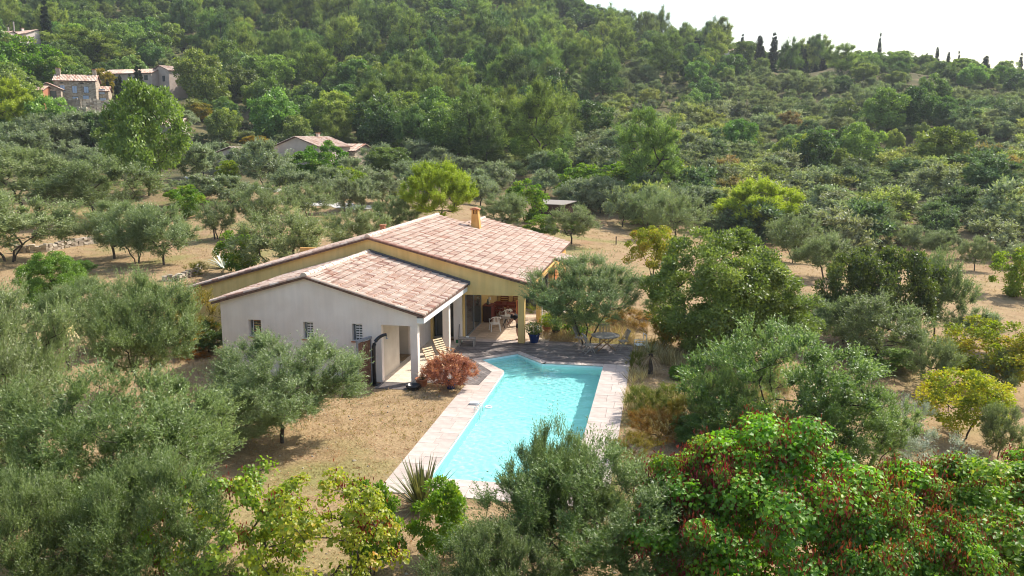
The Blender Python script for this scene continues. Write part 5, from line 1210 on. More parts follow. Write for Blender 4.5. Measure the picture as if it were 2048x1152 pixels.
# other single trees and shrubs
U = [
 ('umbrella_pine', 878, 497, 150, 330, 'bright green rounded umbrella pine behind the ochre roof', 'umbrella_pine', 'tree', 0, None),
 ('lime_pine', 1505, 476, 170, 362, 'low bright yellow-green pine in the valley right of the clearing', 'pine_tree', 'tree', 0, None),
 ('lime_pine', 15, 285, 120, 165, 'bright lime pine at the left edge below the farmhouse', 'pine_tree', 'tree', 0, None),
 ('broad_mid', 298, 400, 155, 178, 'tall dense green linden in front of the stone farmhouse', 'linden_tree', 'tree', 0, (1.1, 1.15, 1)),
 ('broad_mid', 262, 365, 110, 245, 'green broadleaf tree left behind the tall linden', 'broadleaf_tree', 'tree', 1, None),
 ('broad_near', 1432, 722, 285, 466, 'large green broadleaf tree right of the garden table', 'broadleaf_tree', 'tree', 0, None),
 ('broad_near', 1510, 735, 220, 545, 'green broadleaf tree joined to the right side of the large one', 'broadleaf_tree', 'tree', 1, None),
 ('yellow_mid', 1305, 560, 110, 455, 'yellow and orange tinged tree at the upper left of the large broadleaf', 'turning_tree', 'tree', 0, (.75, .85, .8)),
 ('glossy_near', 1560, 925, 370, 655, 'light green glossy walnut above the red-podded judas tree', 'walnut_tree', 'tree', 0, None),
 ('glossy_near', 1690, 985, 260, 760, 'second glossy walnut between the first and the silver shrub', 'walnut_tree', 'tree', 1, None),
 ('glossy_near', 1440, 900, 150, 735, 'small glossy walnut left of the large one', 'walnut_tree', 'tree', 1, None),
 ('broad_mid', 1715, 685, 150, 505, 'dark evergreen tree on the left of the dark thicket', 'evergreen_oak', 'tree', 0, (.62, .66, .7)),
 ('broad_mid', 1795, 690, 155, 500, 'dark evergreen tree in the middle of the dark thicket', 'evergreen_oak', 'tree', 1, (.62, .66, .7)),
 ('olive_mid', 1868, 680, 120, 505, 'grey-green tree on the right of the dark thicket', 'olive_tree', 'tree', 0, None),
 ('yellow_mid', 1925, 882, 170, 740, 'golden yellow tree with dark stems in the right meadow', 'turning_tree', 'tree', 0, None),
 ('yellow_mid', 1975, 780, 190, 640, 'yellow-green tree at the right edge above the golden one', 'turning_tree', 'tree', 1, (.75, .92, .8)),
 ('olive_mid', 1995, 925, 95, 805, 'thin open tree with a slender trunk right of the golden tree', 'small_tree', 'tree', 0, (.8, .8, .6)),
 ('lime_mid', 2035, 595, 100, 495, 'yellow-green young tree at the right edge of the field', 'young_tree', 'tree', 0, None),
 ('silver_mid', 1870, 990, 150, 862, 'silver-leaved shrub right of the glossy walnuts', 'silver_shrub', 'shrub', 0, None),
 ('silver_mid', 1800, 900, 110, 790, 'smaller silver-leaved shrub against the walnut', 'silver_shrub', 'shrub', 0, None),
 ('gold_shrub', 395, 705, 150, 572, 'golden shrub against the left end of the ochre wall', 'golden_shrub', 'shrub', 0, None),
 ('broad_mid', 418, 705, 90, 640, 'dark green shrub at the left corner of the white gable', 'shrub', 'shrub', 2, (.6, .7, .6)),
 ('gold_shrub', 350, 690, 110, 610, 'yellow-green shrub left of the golden one', 'golden_shrub', 'shrub', 1, (.7, .95, .9)),
 ('broad_near', 112, 625, 125, 506, 'bright dark-leaved shrub above the straw-coloured yucca', 'shrub', 'shrub', 0, (.8, 1.1, .7)),
 ('lime_mid', 480, 553, 85, 462, 'lime green shrub beside the agave', 'lime_shrub', 'shrub', 1, None),
 ('lime_mid', 378, 440, 80, 372, 'lime green tree right of the tall linden', 'lime_tree', 'tree', 0, None),
 ('lime_mid', 458, 372, 50, 322, 'small yellow-green tree before the pink outbuilding', 'lime_tree', 'tree', 1, None),
 ('lime_mid', 655, 362, 85, 285, 'round green plane tree in front of the pink house', 'plane_tree', 'tree', 0, (.6, .75, .8)),
 ('lime_mid', 615, 368, 90, 305, 'green tree left of the round plane tree', 'broadleaf_tree', 'tree', 1, (.7, .8, .8)),
 ('lime_mid', 690, 395, 80, 335, 'yellow-green tree below the stone wing', 'lime_tree', 'tree', 0, None),
 ('broad_mid', 778, 358, 100, 297, 'round dark fig tree right of the stone wing', 'fig_tree', 'tree', 1, (.8, .9, .8)),
 ('lime_mid', 1052, 445, 85, 362, 'yellow-green tree right of the chimney beside the shed', 'lime_tree', 'tree', 0, (.85, .9, .9)),
 ('lime_mid', 1085, 478, 70, 430, 'low bright green shrub behind the far roof corner', 'lime_shrub', 'shrub', 1, (.8, .9, .9)),
 ('broad_mid', 1175, 290, 110, 205, 'round very dark green tree at the middle of the slope', 'dark_oak', 'tree', 0, (.55, .8, .6)),
 ('lime_mid', 1300, 385, 130, 300, 'pale green broad tree behind the clearing', 'lime_tree', 'tree', 0, (.8, .85, .8)),
 ('lime_mid', 1240, 400, 110, 330, 'pale green tree left of the broad pale one', 'lime_tree', 'tree', 1, (.8, .85, .8)),
 ('lime_mid', 1165, 400, 100, 330, 'bright green tree behind the shed', 'lime_tree', 'tree', 0, (.7, .85, .7)),
 ('lime_mid', 510, 300, 60, 272, 'round orange-brown shrub above the pink outbuilding', 'turning_shrub', 'shrub', 1, (1.5, .75, .5)),
 ('lime_mid', 404, 248, 55, 208, 'orange-brown shrub in the small dry clearing', 'turning_shrub', 'shrub', 1, (1.5, .7, .6)),
 ('lime_mid', 208, 190, 50, 140, 'round rusty yellow tree right of the stone farmhouse', 'turning_tree', 'tree', 0, (1.2, .75, .6)),
 ('lime_mid', 326, 180, 50, 150, 'round yellow-green tree in front of the long house', 'lime_tree', 'tree', 1, None),
 ('lime_mid', 302, 196, 40, 170, 'small round yellow-green tree below the long house', 'lime_tree', 'tree', 0, (.8, .8, .8)),
 ('lime_mid', 55, 190, 125, 80, 'large yellow-green tree left of the stone farmhouse', 'lime_tree', 'tree', 0, (.8, .85, .8)),
 ('lime_mid', 105, 190, 70, 120, 'yellow-green tree right beside the large one by the farmhouse', 'lime_tree', 'tree', 1, (.75, .8, .8)),
 ('pine_far', 175, 140, 130, 62, 'wide pale-topped pine above the stone farmhouse', 'pine_tree', 'tree', 0, (1.3, 1.35, 1.1)),
 ('pine_far', 130, 160, 60, 95, 'dark conifer between the farmhouse and the tall cypress', 'pine_tree', 'tree', 1, (.7, .8, .8)),
 ('cypress', 98, 112, 24, 10, 'tall dark cypress on the upper left slope', 'cypress_tree', 'tree', 0, None),
 ('lime_mid', 1660, 320, 95, 262, 'bright green round tree on the right slope', 'lime_tree', 'tree', 0, (.7, .85, .75)),
 ('lime_pine', 1620, 350, 80, 275, 'soft pale green pine on the right slope', 'pine_tree', 'tree', 0, (.8, .85, 1)),
]
for (k, bx, by, wpx, top, lab, nm, ct, v, c) in U: put(k, bx, by, wpx, top, lab, nm, ct, None, var=v, color=c)
# more olives in the grove beyond the villa
GR = np.array([tuple(o.location)[:2] for o in COL.objects if o.type == 'EMPTY' and o.get('category') in ('tree', 'shrub', 'house')])
rg = np.random.default_rng(77); GO_N = []
for _ in range(5000):
    px = rg.uniform(-150, 1420); dd = math.sqrt(rg.uniform(88**2, 176**2)); p = at(px, 285, dd); x, y = p[0], p[1]; z = gz(x, y); qx, qy = pr((x, y, z))
    if (1165 < px < 1275 and qy > 415) or (60 < px < 340 and qy > 430) or (590 < px < 760 and 330 < qy < 372) or dd > np.interp(px, [-200, 380, 760, 1000, 1300], [172, 172, 160, 142, 118]) or (340 < px < 450 and 340 < qy < 366) or (640 < px < 740 and 395 < qy < 430) or (1070 < px < 1150 and qy > 395): continue
    A = np.array(list(map(tuple, GR))+[(q[0], q[1]) for q in GO_N]) if GO_N else GR
    if np.min(np.hypot(A[:, 0]-x, A[:, 1]-y)) < 9.5: continue
    GO_N.append((x, y, z, qx, qy))
GL = [(0, 'the left edge'), (110, 'the low stone wall'), (220, 'the broad dark olive'), (300, 'the tall linden'), (395, 'the picnic table'), (480, 'the pink outbuilding'), (560, 'the gravel path'), (640, 'the pink house'), (720, 'the stone wing'), (790, 'the fig tree'), (870, 'the umbrella pine'), (960, 'the chimney'), (1060, 'the shed'), (1160, 'the round olive'), (1260, 'the dry clearing'), (1380, 'the lime pine')]
gcell = {}
for x, y, z, qx, qy in GO_N:
    lm = min(GL, key=lambda q: abs(q[0]-qx))[1]; sz = rg.uniform(.75, 1.15); band = 'far behind' if qy < 345 else 'behind' if qy < 385 else 'beside'; tn = int(rg.integers(3))
    gcell.setdefault((lm, band, tn, 'small' if sz < .88 else 'medium' if sz < 1.02 else 'full'), []).append((qx, x, y, z, sz))
for (lm, band, tn, sw), L_ in gcell.items():
    L_.sort()
    for i, (qx, x, y, z, sz) in enumerate(L_):
        lab = f"{sw}-crowned {('grey-green', 'dark', 'silvery')[tn]} olive tree {band} {lm}"+(f", {['first', 'second', 'third', 'fourth', 'fifth', 'sixth'][min(i, 5)]} from the left" if len(L_) > 1 else '')
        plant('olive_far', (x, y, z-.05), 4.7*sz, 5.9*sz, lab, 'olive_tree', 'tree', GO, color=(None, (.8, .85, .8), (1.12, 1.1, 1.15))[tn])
for (bx, by, wp, tp, lb) in [(150, 300, 110, 226, 'grey olive tree directly below the lower retaining wall'), (205, 290, 90, 222, 'grey olive tree between the retaining wall and the linden'), (90, 310, 110, 232, 'dark olive tree left below the retaining wall'), (30, 330, 130, 250, 'dark round olive tree under the lime pine at the left edge'), (340, 262, 60, 232, 'small olive tree beside the grey hut'), (372, 262, 60, 222, 'grey olive tree right of the grey hut')]:
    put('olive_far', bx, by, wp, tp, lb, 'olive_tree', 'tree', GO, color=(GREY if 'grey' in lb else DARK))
# foreground judas trees
J1 = put('judas_big', 1560, 1330, 580, 850, 'judas tree with heart leaves and rusty seed pods, left half of the lower right corner', 'judas_tree', 'tree', 'judas trees with pods', var=0, color=(1.1, 1.2, 1))
J2 = put('judas_big', 1920, 1330, 560, 915, 'judas tree with rusty seed pods at the lower right corner of the picture', 'judas_tree', 'tree', 'judas trees with pods', var=1)
J5 = put('judas_big', 1740, 1440, 420, 985, 'judas tree with rusty seed pods at the bottom edge between the two corner ones', 'judas_tree', 'tree', 'judas trees with pods', var=1, rz=2.0)
J7 = put('judas_big', 1400, 1290, 270, 880, 'smaller judas tree beside the bottom centre olive', 'judas_tree', 'tree', 'judas trees with pods', var=1, rz=5.0)
J6 = put('judas_big', 2090, 1250, 420, 900, 'judas tree cut by the right edge of the picture', 'judas_tree', 'tree', 'judas trees with pods', var=0, rz=4.0, color=(.9, 1, .9))
J3 = put('judas_light', 480, 1300, 310, 930, 'sparse yellow-green judas tree at the bottom, left of centre', 'judas_tree', 'tree', 'sparse judas trees', var=0)
J4 = put('judas_light', 640, 1310, 330, 935, 'sparse yellow-green judas tree at the bottom, beside the flax plant', 'judas_tree', 'tree', 'sparse judas trees', var=1)
def pods(tree, kind, var, n, seed):
    """hanging bunches of flat red-brown pods"""
    r = np.random.default_rng(seed); tm, cm, H0, W0, (P, D, N) = LIB[kind][var]; cr = [c for c in tree.children if c.name.startswith('crown')][0]; s = np.array(cr.scale)
    cen = np.array([0, 0, H0*.4]); q = (P-cen); d = q/np.array([W0/2, W0/2, H0*.6]); shell = np.where(np.linalg.norm(d, axis=1) > .8)[0]
    c = P[r.choice(shell, n)]*s; m = 46; ci = np.repeat(np.arange(n), m)
    B = c[ci]+r.normal(0, 1, (n*m, 3))*np.array([.12, .12, .14]); Dd = nrm(np.array([0, 0, -1.])+r.normal(0, .35, (n*m, 3))); Nn = rdir(n*m, r)
    vs, fs, va = leaves_rhomb(B, Dd, Nn, r.uniform(.08, .14, n*m), r.uniform(.022, .034, n*m), r.random(n*m))
    o = link('seed_pods', np_mesh('seed_pods', vs, fs, M['pod'], attr=va), tree); o['kind'] = 'stuff'
def big_leaves(tree, kind, var, n, m):
    """single outer leaves, each one a piece of its own, nearest the viewer"""
    tm, cm, H0, W0, (P, D, N) = LIB[kind][var]; cr = [c for c in tree.children if c.name.startswith('crown')][0]; s = np.array(cr.scale)
    vs, fs, va = leaves_heart(np.zeros((1, 3)), np.array([[1., 0, 0]]), np.array([[0, 0, 1.]]), np.array([.092]), np.array([.10]), np.array([.5])); me = np_mesh('leaf', vs, fs, M[m], attr=va)
    mw = Matrix.LocRotScale(tree.location, tree.rotation_euler, None); Pw = np.array([mw @ Vector(p*s) for p in P[::7]]); dist = np.linalg.norm(Pw-C0, axis=1)-.8*Pw[:, 2]; order = np.argsort(dist)[:n]; inv = mw.inverted()
    for i in order:
        p = inv @ Vector(Pw[i]); d_ = Vector(D[::7][i]).normalized(); nn = Vector(N[::7][i]); y = nn.cross(d_).normalized(); z = d_.cross(y)
        o = link('leaf', me, tree); o.matrix_local = Matrix(((d_.x, y.x, z.x, p.x), (d_.y, y.y, z.y, p.y), (d_.z, y.z, z.z, p.z), (0, 0, 0, 1)))
        k = random.uniform(.7, 1.5); o.color = (k*random.uniform(.8, 1.4), k, k, 1)
pods(J1[0], 'judas_big', 0, 330, 5); pods(J6[0], 'judas_big', 0, 300, 11); pods(J7[0], 'judas_big', 1, 200, 12); pods(J2[0], 'judas_big', 1, 250, 6); pods(J5[0], 'judas_big', 1, 230, 9); pods(J3[0], 'judas_light', 0, 12, 7); pods(J4[0], 'judas_light', 1, 12, 8)
big_leaves(J1[0], 'judas_big', 0, 220, 'judas_dark'); big_leaves(J2[0], 'judas_big', 1, 220, 'judas_dark'); big_leaves(J3[0], 'judas_light', 0, 120, 'judas'); big_leaves(J4[0], 'judas_light', 1, 120, 'judas')
# maple crown in its pot
tm, cm, H0, W0, _ = LIB['maple'][0]
link('trunk', tm, maplepot, (0, 0, .3)); link('crown', cm, maplepot, (0, 0, .28))
lab = None
# blade plants -------------------------------------------------------------
def blades(name, n, L_, W_, m, seed, droop=.35, spread=.9, up=.7, segs=4, parent=None, vr=(0, 1), base_r=.05):
    r = np.random.default_rng(seed); V = []; Fq = []; A = []; c = 0
    for i in range(n):
        az = r.uniform(0, 6.28); el = r.uniform(.05, 1)**.8; d = np.array([math.cos(az)*spread*(1-el*.8), math.sin(az)*spread*(1-el*.8), up*(.25+el)]); d /= np.linalg.norm(d); L1 = L_*r.uniform(.7, 1.1); s = np.array([-math.sin(az), math.cos(az), 0.])
        p = np.array([math.cos(az), math.sin(az), 0])*base_r*r.random(); v = r.uniform(*vr); dr = droop*r.uniform(.4, 1.4)
        for k in range(segs+1):
            t = k/segs; q = p+d*L1*t+np.array([0, 0, -dr*L1*t*t]); w_ = W_*(1-t**1.5)*.5+.001; V += [q-s*w_, q+s*w_]; A += [v, v]
            if k: b = c+2*(k-1); Fq.append((b, b+1, b+3, b+2))
        c += 2*(segs+1)
    return np_mesh(name, np.array(V), np.array(Fq), M[m], attr=np.array(A))
def blade_plant(name, pos, label, cat, crown_args, height=0, rad=.12):
    t = empty(name, pos, 0, label, cat)
    if height: part(MB().tube([(0, 0, -.1), (0.03, 0, height*.5), (0, 0, height)], [rad, rad*.85, rad*.8], 9), 'trunk', M['bark'], t)
    for a in crown_args: link('leaf_rosette', blades('rosette', *a[0], **a[1]), t, (0, 0, a[2]))
    return t
p = (-6.35, 20.9); blade_plant('flax_plant', (p[0], p[1], gz(*p)), 'spiky flax plant with upright sword leaves at the near left corner of the pool', 'plant', [((130, 1.6, .09, 'flax', 3), dict(droop=.12, spread=.8, up=1.1), 0), ((60, .9, .05, 'straw', 9), dict(droop=.8, spread=1., up=.4), .1)])
p, _ = hit(1300, 752); blade_plant('yucca', (p[0], p[1], gz(p[0], p[1])), 'straw-skirted yucca right of the deck corner', 'plant', [((60, .75, .045, 'flax', 4), dict(droop=.05, spread=1.1, up=.5), .95), ((110, .7, .03, 'straw', 5), dict(droop=1.3, spread=.7, up=.2), .75)], .9)
p = g(138, 735, .1); blade_plant('dead_yucca', (p[0], p[1], gz(p[0], p[1])), 'straw-coloured drooping yucca among the left olives', 'plant', [((170, 1.35, .035, 'straw', 6), dict(droop=1.1, spread=1., up=.7, vr=(.5, .9)), 1.9)], 1.9)
p, _ = hit(448, 538); blade_plant('agave', (p[0], p[1], gz(p[0], p[1])), 'grey-green agave with long pointed leaves left of the ochre wall', 'plant', [((16, 2.3, .2, 'silver', 8), dict(droop=.25, spread=1.1, up=.8, base_r=.2), 0)])
for o in COL.objects:
    if o.parent and o.parent.name == 'agave': o.color = (.38, .45, .42, 1)
    if o.parent and o.parent.name == 'dead_yucca' and o.name.startswith('leaf'): o.color = (1.5, 1.5, 1.5, 1)
p = (-9.72, 32.35); link('palm_fronds', blades('palm_fronds', 26, .62, .05, 'flax', 12, droop=.7, spread=.9, up=.9), terrapot, (0, 0, .3))
def pot_leaves(t, h, w_, z, m, seed, n=900, L=.09, W=.05):
    r = np.random.default_rng(seed); q = rdir(n, r)*(r.random(n)**.4)[:, None]; P = q*np.array([w_/2, w_/2, h/2])+np.array([0, 0, z+h/2])
    vs, fs, va = leaves_rhomb(P, nrm(q+rdir(n, r)*.6), nrm(rdir(n, r)+np.array([0, 0, 1.])), np.full(n, L), np.full(n, W), r.random(n)); link('foliage', np_mesh('foliage', vs, fs, M[m], attr=va), t)
pot_leaves(bluepot, .62, .85, .42, 'glossy', 1); pot_leaves(pt3, .7, .8, .3, 'lime', 2); pot_leaves(pt4, .7, .6, .25, 'glossy', 3)
_fl = link('flowers', np_mesh('flowers', *leaves_rhomb(rng.normal(0, 1, (60, 3))*np.array([.25, .25, .16])+np.array([0, 0, .8]), rdir(60, rng), rdir(60, rng), np.full(60, .07), np.full(60, .06), np.ones(60))[:2], M['white_plastic']), bluepot); _fl['kind'] = 'stuff'
# cycad / palms between column and olive
for i, (x, y, lb) in enumerate([(-4.9, 43.4, 'leafy fan palm behind the blue pot'), (-4.1, 42.6, 'second leafy fan palm nearer the olive trunk'), (-4.2, 45.4, 'taller green palm under the eave of the ochre roof')]):
    t = empty('palm_shrub', (x, y, gz(x, y)), 0, lb, 'shrub'); link('fronds', blades('fronds', 60, 1.05+.15*i, .14, 'lime' if i != 2 else 'broad', 30+i, droop=.55, spread=.9, up=.9), t, (0, 0, .1))
# scattered garden shrubs: meadow right of the pool etc.
S = [('gold_shrub', 1290, 840, 110, 768, 'yellow-green lavender clump nearest the right coping', (.6, .85, .9)), ('gold_shrub', 1345, 835, 110, 765, 'yellow-green lavender clump right of the first one', (.65, .85, .9)), ('gold_shrub', 1310, 885, 120, 810, 'dry brownish shrub below the lavender clumps', (.9, .65, .8)),
     ('gold_shrub', 1375, 860, 90, 790, 'dry golden shrub left of the small walnut', (.9, .8, .8)), ('broad_mid', 1395, 900, 110, 825, 'small green shrub between the lavender and the judas tree', (.9, 1, .9)), ('gold_shrub', 1265, 930, 100, 860, 'golden shrub at the lower right corner of the terrace', (.9, .85, .8)),
     ('lime_mid', 1355, 765, 42, 728, 'small bright green shrub right of the yucca', (.8, .9, .9)), ('gold_shrub', 1275, 745, 50, 700, 'green and yellow plant at the deck corner', (.6, .85, .8)), ('gold_shrub', 1330, 700, 90, 640, 'dry golden grass clump right of the metal chair', (1.2, .95, 1)),
     ('gold_shrub', 1255, 655, 100, 615, 'dry shrub behind the garden table', (1.1, .8, .9)), ('gold_shrub', 1120, 640, 110, 600, 'yellow-green shrub beyond the garden table', (.8, .95, .8)), ('gold_shrub', 1200, 645, 80, 610, 'golden shrub beyond the forked olive', (1.1, .9, .8)),
     ('gold_shrub', 395, 555, 50, 522, 'dry round shrub left of the agave', (.8, .8, .8)), ('gold_shrub', 385, 720, 70, 690, 'rusty dry shrub by the left corner of the white gable', (1.3, .6, .6)), ('broad_mid', 1770, 735, 150, 700, 'bright green ground shrub behind the spreading olive trunk', (.9, 1.2, .7)),
     ('gold_shrub', 1290, 470, 60, 452, 'small green-gold shrub at the edge of the dry clearing', (.6, .85, .8)), ('lime_mid', 745, 1170, 130, 960, 'lime-leaved young tree left of the flax plant', None), ('lime_mid', 885, 1120, 125, 955, 'lime-leaved young tree right below the flax plant', None),
     ('silver_mid', 1990, 1010, 110, 930, 'silvery low shrub beyond the lower right judas tree', None), ('broad_mid', 2050, 1090, 90, 890, 'green shoot at the right edge above the judas tree', None), ('olive_mid', 1320, 640, 70, 590, 'pale wispy shrub behind the deck olive', (1.1, 1.1, .9)),
     ('broad_mid', 160, 560, 60, 520, 'small dark green bush by the left stone wall', (.7, .9, .6)), ('lime_mid', 1150, 465, 50, 430, 'green bush behind the roof beside the round olive', (.7, .8, .7))]
for (k, bx, by, wpx, top, lab, c) in S: put(k, bx, by, wpx, top, lab, 'garden_shrub' if k != 'lime_mid' else 'young_shrub', 'shrub', None, color=c)

# ------------------------------------------------------------------ the wooded hillside
r5 = np.random.default_rng(21)
taken = []
houses = [(158, 233, 11), (204, 236, 8), (108, 230, 7), (268, 262, 13), (346, 258, 8), (350, 192, 6), (618, 152, 8), (703, 156, 7), (488, 150, 6), (1472, 352, 7), (1532, 338, 6), (52, 335, 10), (12, 320, 6), (742, 148, 5)]
hp = []
for px, d, rr in houses:
    p = at(px, 285, d); hp.append((p[0], p[1], rr))
    # keep the line of sight in front of the houses open
    for k in range(1, 5): q = at(px, 285, d-k*(rr*.9)); hp.append((q[0], q[1], rr*.85))
for px, d, rr in [(400, 205, 9), (415, 200, 8), (300, 285, 8), (1625, 330, 5), (130, 222, 8), (170, 214, 10), (210, 220, 8), (300, 225, 6)]: q = at(px, 285, d); hp.append((q[0], q[1], rr))
hp = np.array(hp)
CYP = [(98, 330), (98, 318), (1350, 350), (1394, 352), (1386, 368), (1518, 350), (1547, 352), (1541, 332), (1600, 340), (1610, 332), (1640, 342), (1176, 318), (1758, 400), (1828, 322), (1873, 385), (1969, 370)]
_e = []
for px, d in CYP:
    for k in range(4): q = at(px, 285, d-k*7+2); _e.append((q[0], q[1], 4.6))
hp = np.r_[hp, np.array(_e)]
def free(x, y): return np.all(np.hypot(hp[:, 0]-x, hp[:, 1]-y) > hp[:, 2])
def scatter(n_try, dmin, dmax, spacing, test, pxr=(-420, 2480)):
    out = []; cell = {}
    for _ in range(n_try):
        px = r5.uniform(*pxr); d = math.sqrt(r5.uniform(dmin**2, dmax**2)); rr = ray(px, 285); h = math.hypot(rr[0], rr[1]); x, y = rr[0]/h*d, rr[1]/h*d
        s = spacing(px, d)
        if s is None or not free(x, y): continue
        c = (int(x//12), int(y//12)); ok = True
        for a in (-1, 0, 1):
            for b in (-1, 0, 1):
                for (qx, qy, qs) in cell.get((c[0]+a, c[1]+b), ()):
                    if (qx-x)**2+(qy-y)**2 < (.5*(s+qs))**2: ok = False; break
        if ok: cell.setdefault(c, []).append((x, y, s)); out.append((x, y, s, px, d))
    return out
def ridge_d(px): return 470 if px < 1100 else 415
def foot_d(px): # where the wood begins
    return np.interp(px, [-400, 0, 380, 470, 760, 1000, 1180, 1300, 1700, 2050, 2500], [165, 180, 178, 176, 168, 140, 116, 104, 94, 103, 103])
def zone(px, py, d):
    """what grows where, read from the photograph"""
    if d < foot_d(px): return None
    n = vnoise(np.array([px/70.]), np.array([py/38.]), 4)[0]
    if px < 420: return ('pine' if n > .62 else 'oak') if py < 110 else ('oak' if n > .4 else 'scrub')
    if px < 1120:
        if py < 150: return 'pine' if n > .28 else 'oak'
        if px < 760: return 'oak' if n > .25 else 'pine'
        return 'pine' if n > .42 else 'oak'
    edge = 120+(px-1120)*.06
    if py < edge+15: return 'oak' if n > .4 or px > 1700 else 'pine'
    if px < 1330 and n > .62: return 'pine'
    return 'oak' if n > .66 else 'scrub'
pts_big = scatter(13000, 100, 520, lambda px, d: 6.6, None)
hill = []
for x, y, s, px, d in pts_big:
    z = gz(x, y); py = pr((x, y, z))[1]; zn = zone(px, py, d)
    if zn in ('oak', 'pine'): hill.append([zn, x, y, z, px, py, d])
pts_small = scatter(18000, 92, 400, lambda px, d: 3.9 if px > 1050 or (px < 430) else None, None)
B_ = np.array([(h[1], h[2]) for h in hill])
for x, y, s, px, d in pts_small:
    z = gz(x, y); py = pr((x, y, z))[1]; zn = zone(px, py, d)
    if zn == 'scrub' and np.min(np.hypot(B_[:, 0]-x, B_[:, 1]-y)) > 4.2 and r5.random() < .93: hill.append(['scrub', x, y, z, px, py, d])
# cypresses on the ridge and above the farmhouse
CY_ = [(1176, 122, 12, 90, 318), (1350, 128, 11, 82, 350), (1386, 100, 10, 66, 372), (1394, 124, 14, 78, 352), (1518, 125, 12, 73, 350), (1547, 120, 11, 68, 354), (1541, 158, 14, 108, 330), (1450, 100, 8, 64, 380), (1484, 104, 8, 70, 378), (1600, 135, 12, 92, 345), (1606, 165, 10, 100, 330), (1614, 140, 11, 85, 350), (1645, 155, 11, 118, 345), (1630, 158, 9, 130, 340),
       (1758, 112, 6, 69, 400), (1807, 125, 5, 104, 405), (1830, 140, 6, 112, 370), (1851, 142, 6, 108, 372), (1873, 130, 6, 96, 385), (1896, 126, 6, 106, 392), (1917, 126, 5, 104, 394), (1969, 145, 10, 113, 370), (2040, 140, 6, 108, 380), (1824, 170, 7, 152, 322), (1837, 170, 7, 152, 322), (1636, 190, 5, 170, 310), (1648, 194, 4, 172, 308),
       (241, 176, 7, 152, 245), (261, 178, 7, 150, 246), (275, 176, 8, 133, 248), (282, 176, 7, 136, 249), (216, 176, 6, 160, 240), (52, 182, 8, 155, 226), (234, 178, 5, 158, 243)]
tall_order = ['', 'slender ', 'stout ', 'short ']
for i, (bx, by, wpx, top, d) in enumerate(CY_):
    where = ('on the skyline of the right ridge' if bx > 1700 and by < 150 else 'near the white house on the right ridge' if bx > 1300 and by < 135 else 'below the right ridge' if bx > 600 else 'beside the houses on the left hillside')
    p = at(bx, by, d); z = gz(p[0], p[1]); zt = at(bx, top, d)[2]; zb = min(z, at(bx, by, d)[2]); h = max(3., zt-zb)
    plant('cypress', (p[0], p[1], zb), h, max(1.3, wpx/F*d*1.5), None, 'cypress_tree', 'tree', 'cypresses on the hillsides')
    o = bpy.context.scene.collection.objects[-3]; o['_px'] = (float(bx), float(by)); o['_w'] = where
hill.sort(key=lambda h: h[6])
spec = {'oak': ('oak_far', 'oak_tree', 'tree', 8.2, 7.4), 'pine': ('pine_far', 'pine_tree', 'tree', 11.5, 7.2), 'scrub': ('scrub', 'scrub_bush', 'bush', 3.5, 4.1)}
COMB = {k: [combine(spec[k][0]+'_whole', m[0], m[1]) for m in LIB[spec[k][0]]] for k in spec}
cnt = {'oak': 0, 'pine': 0, 'scrub': 0}; rest = []; INDIV = []
for h in hill:
    k, x, y, z, px, py, d = h; vis = -60 < px < 2110
    if cnt[k] < 290 and vis:
        cnt[k] += 1; vi = int(r5.integers(len(COMB[k]))); _, _, H0, W0, _ = LIB[spec[k][0]][vi]; sz = float(r5.uniform(.62, 1.45)) if k != 'scrub' else float(r5.uniform(.55, 1.6))
        hh = spec[k][3]*sz*float(r5.uniform(.85, 1.1)); ww = spec[k][4]*sz
        if k == 'oak' and px > 1100: hh *= .8; ww *= .8
        if k == 'pine' and py < 60: hh *= .85
        if px > 1650 and py < 190: hh *= .8
        o = link(spec[k][1], COMB[k][vi], None, (x, y, z-.2), (0, 0, float(r5.uniform(0, 6.28))), (ww/W0, ww/W0, hh/H0))
        tint = {'oak': [(1, 1, 1), (1.3, 1.2, .9), (.6, .72, .72), (1.0, 1.15, .95)], 'pine': [(1, 1, 1), (1.3, 1.25, 1), (.55, .66, .72), (1.1, 1.12, 1)], 'scrub': [(1, 1, 1.15), (.55, .68, .62), (1.4, 1.3, .85), (1.15, 1.1, 1.4), (1.45, .95, .8)]}[k]
        ti = int(r5.integers(4)) if k != 'scrub' or r5.random() > .09 else 4; o.color = (*tint[ti], 1)
        INDIV.append((o, k, px, py, d, sz, ti))
    else: rest.append((k, x, y, z))
# labels that single each hillside plant out
LM = [(60, 'the top left house'), (160, 'the stone farmhouse'), (300, 'the long low house'), (420, 'the dry clearing'), (520, 'the pink outbuilding'), (620, 'the pink house'), (720, 'the stone wing'), (800, 'the fig tree'), (880, 'the umbrella pine'), (960, 'the chimney'), (1060, 'the shed'), (1180, 'the round very dark tree'), (1300, 'the pale green broad tree'), (1400, 'the large broadleaf tree'), (1480, 'the white house'), (1560, 'the low lime pine'), (1660, 'the bright round tree'), (1760, 'the tallest skyline cypress'), (1860, 'the dark thicket'), (1960, 'the right field'), (2100, 'the right edge')]
CN = {'oak': ['mid-green', 'yellow-green', 'dark green', 'fresh green'], 'pine': ['soft green', 'pale-topped', 'dark', 'green'], 'scrub': ['grey-green', 'dark', 'yellowish', 'silvery', 'rusty']}
KN = {'oak': 'oak', 'pine': 'pine', 'scrub': 'bush'}
cells = {}
for it in INDIV:
    o, k, px, py, d, sz, ti = it; lm = min(LM, key=lambda q: abs(q[0]-px))[1]
    rel = (py+60)/330.; band = ('high' if py < 70 else 'two thirds up' if py < 140 else 'midway' if py < 210 else 'low' if py < 290 else 'at the foot of the slope')
    size = 'small' if sz < .88 else 'large' if sz > 1.13 else 'medium'
    cells.setdefault((k, lm, band, size, ti), []).append(it)
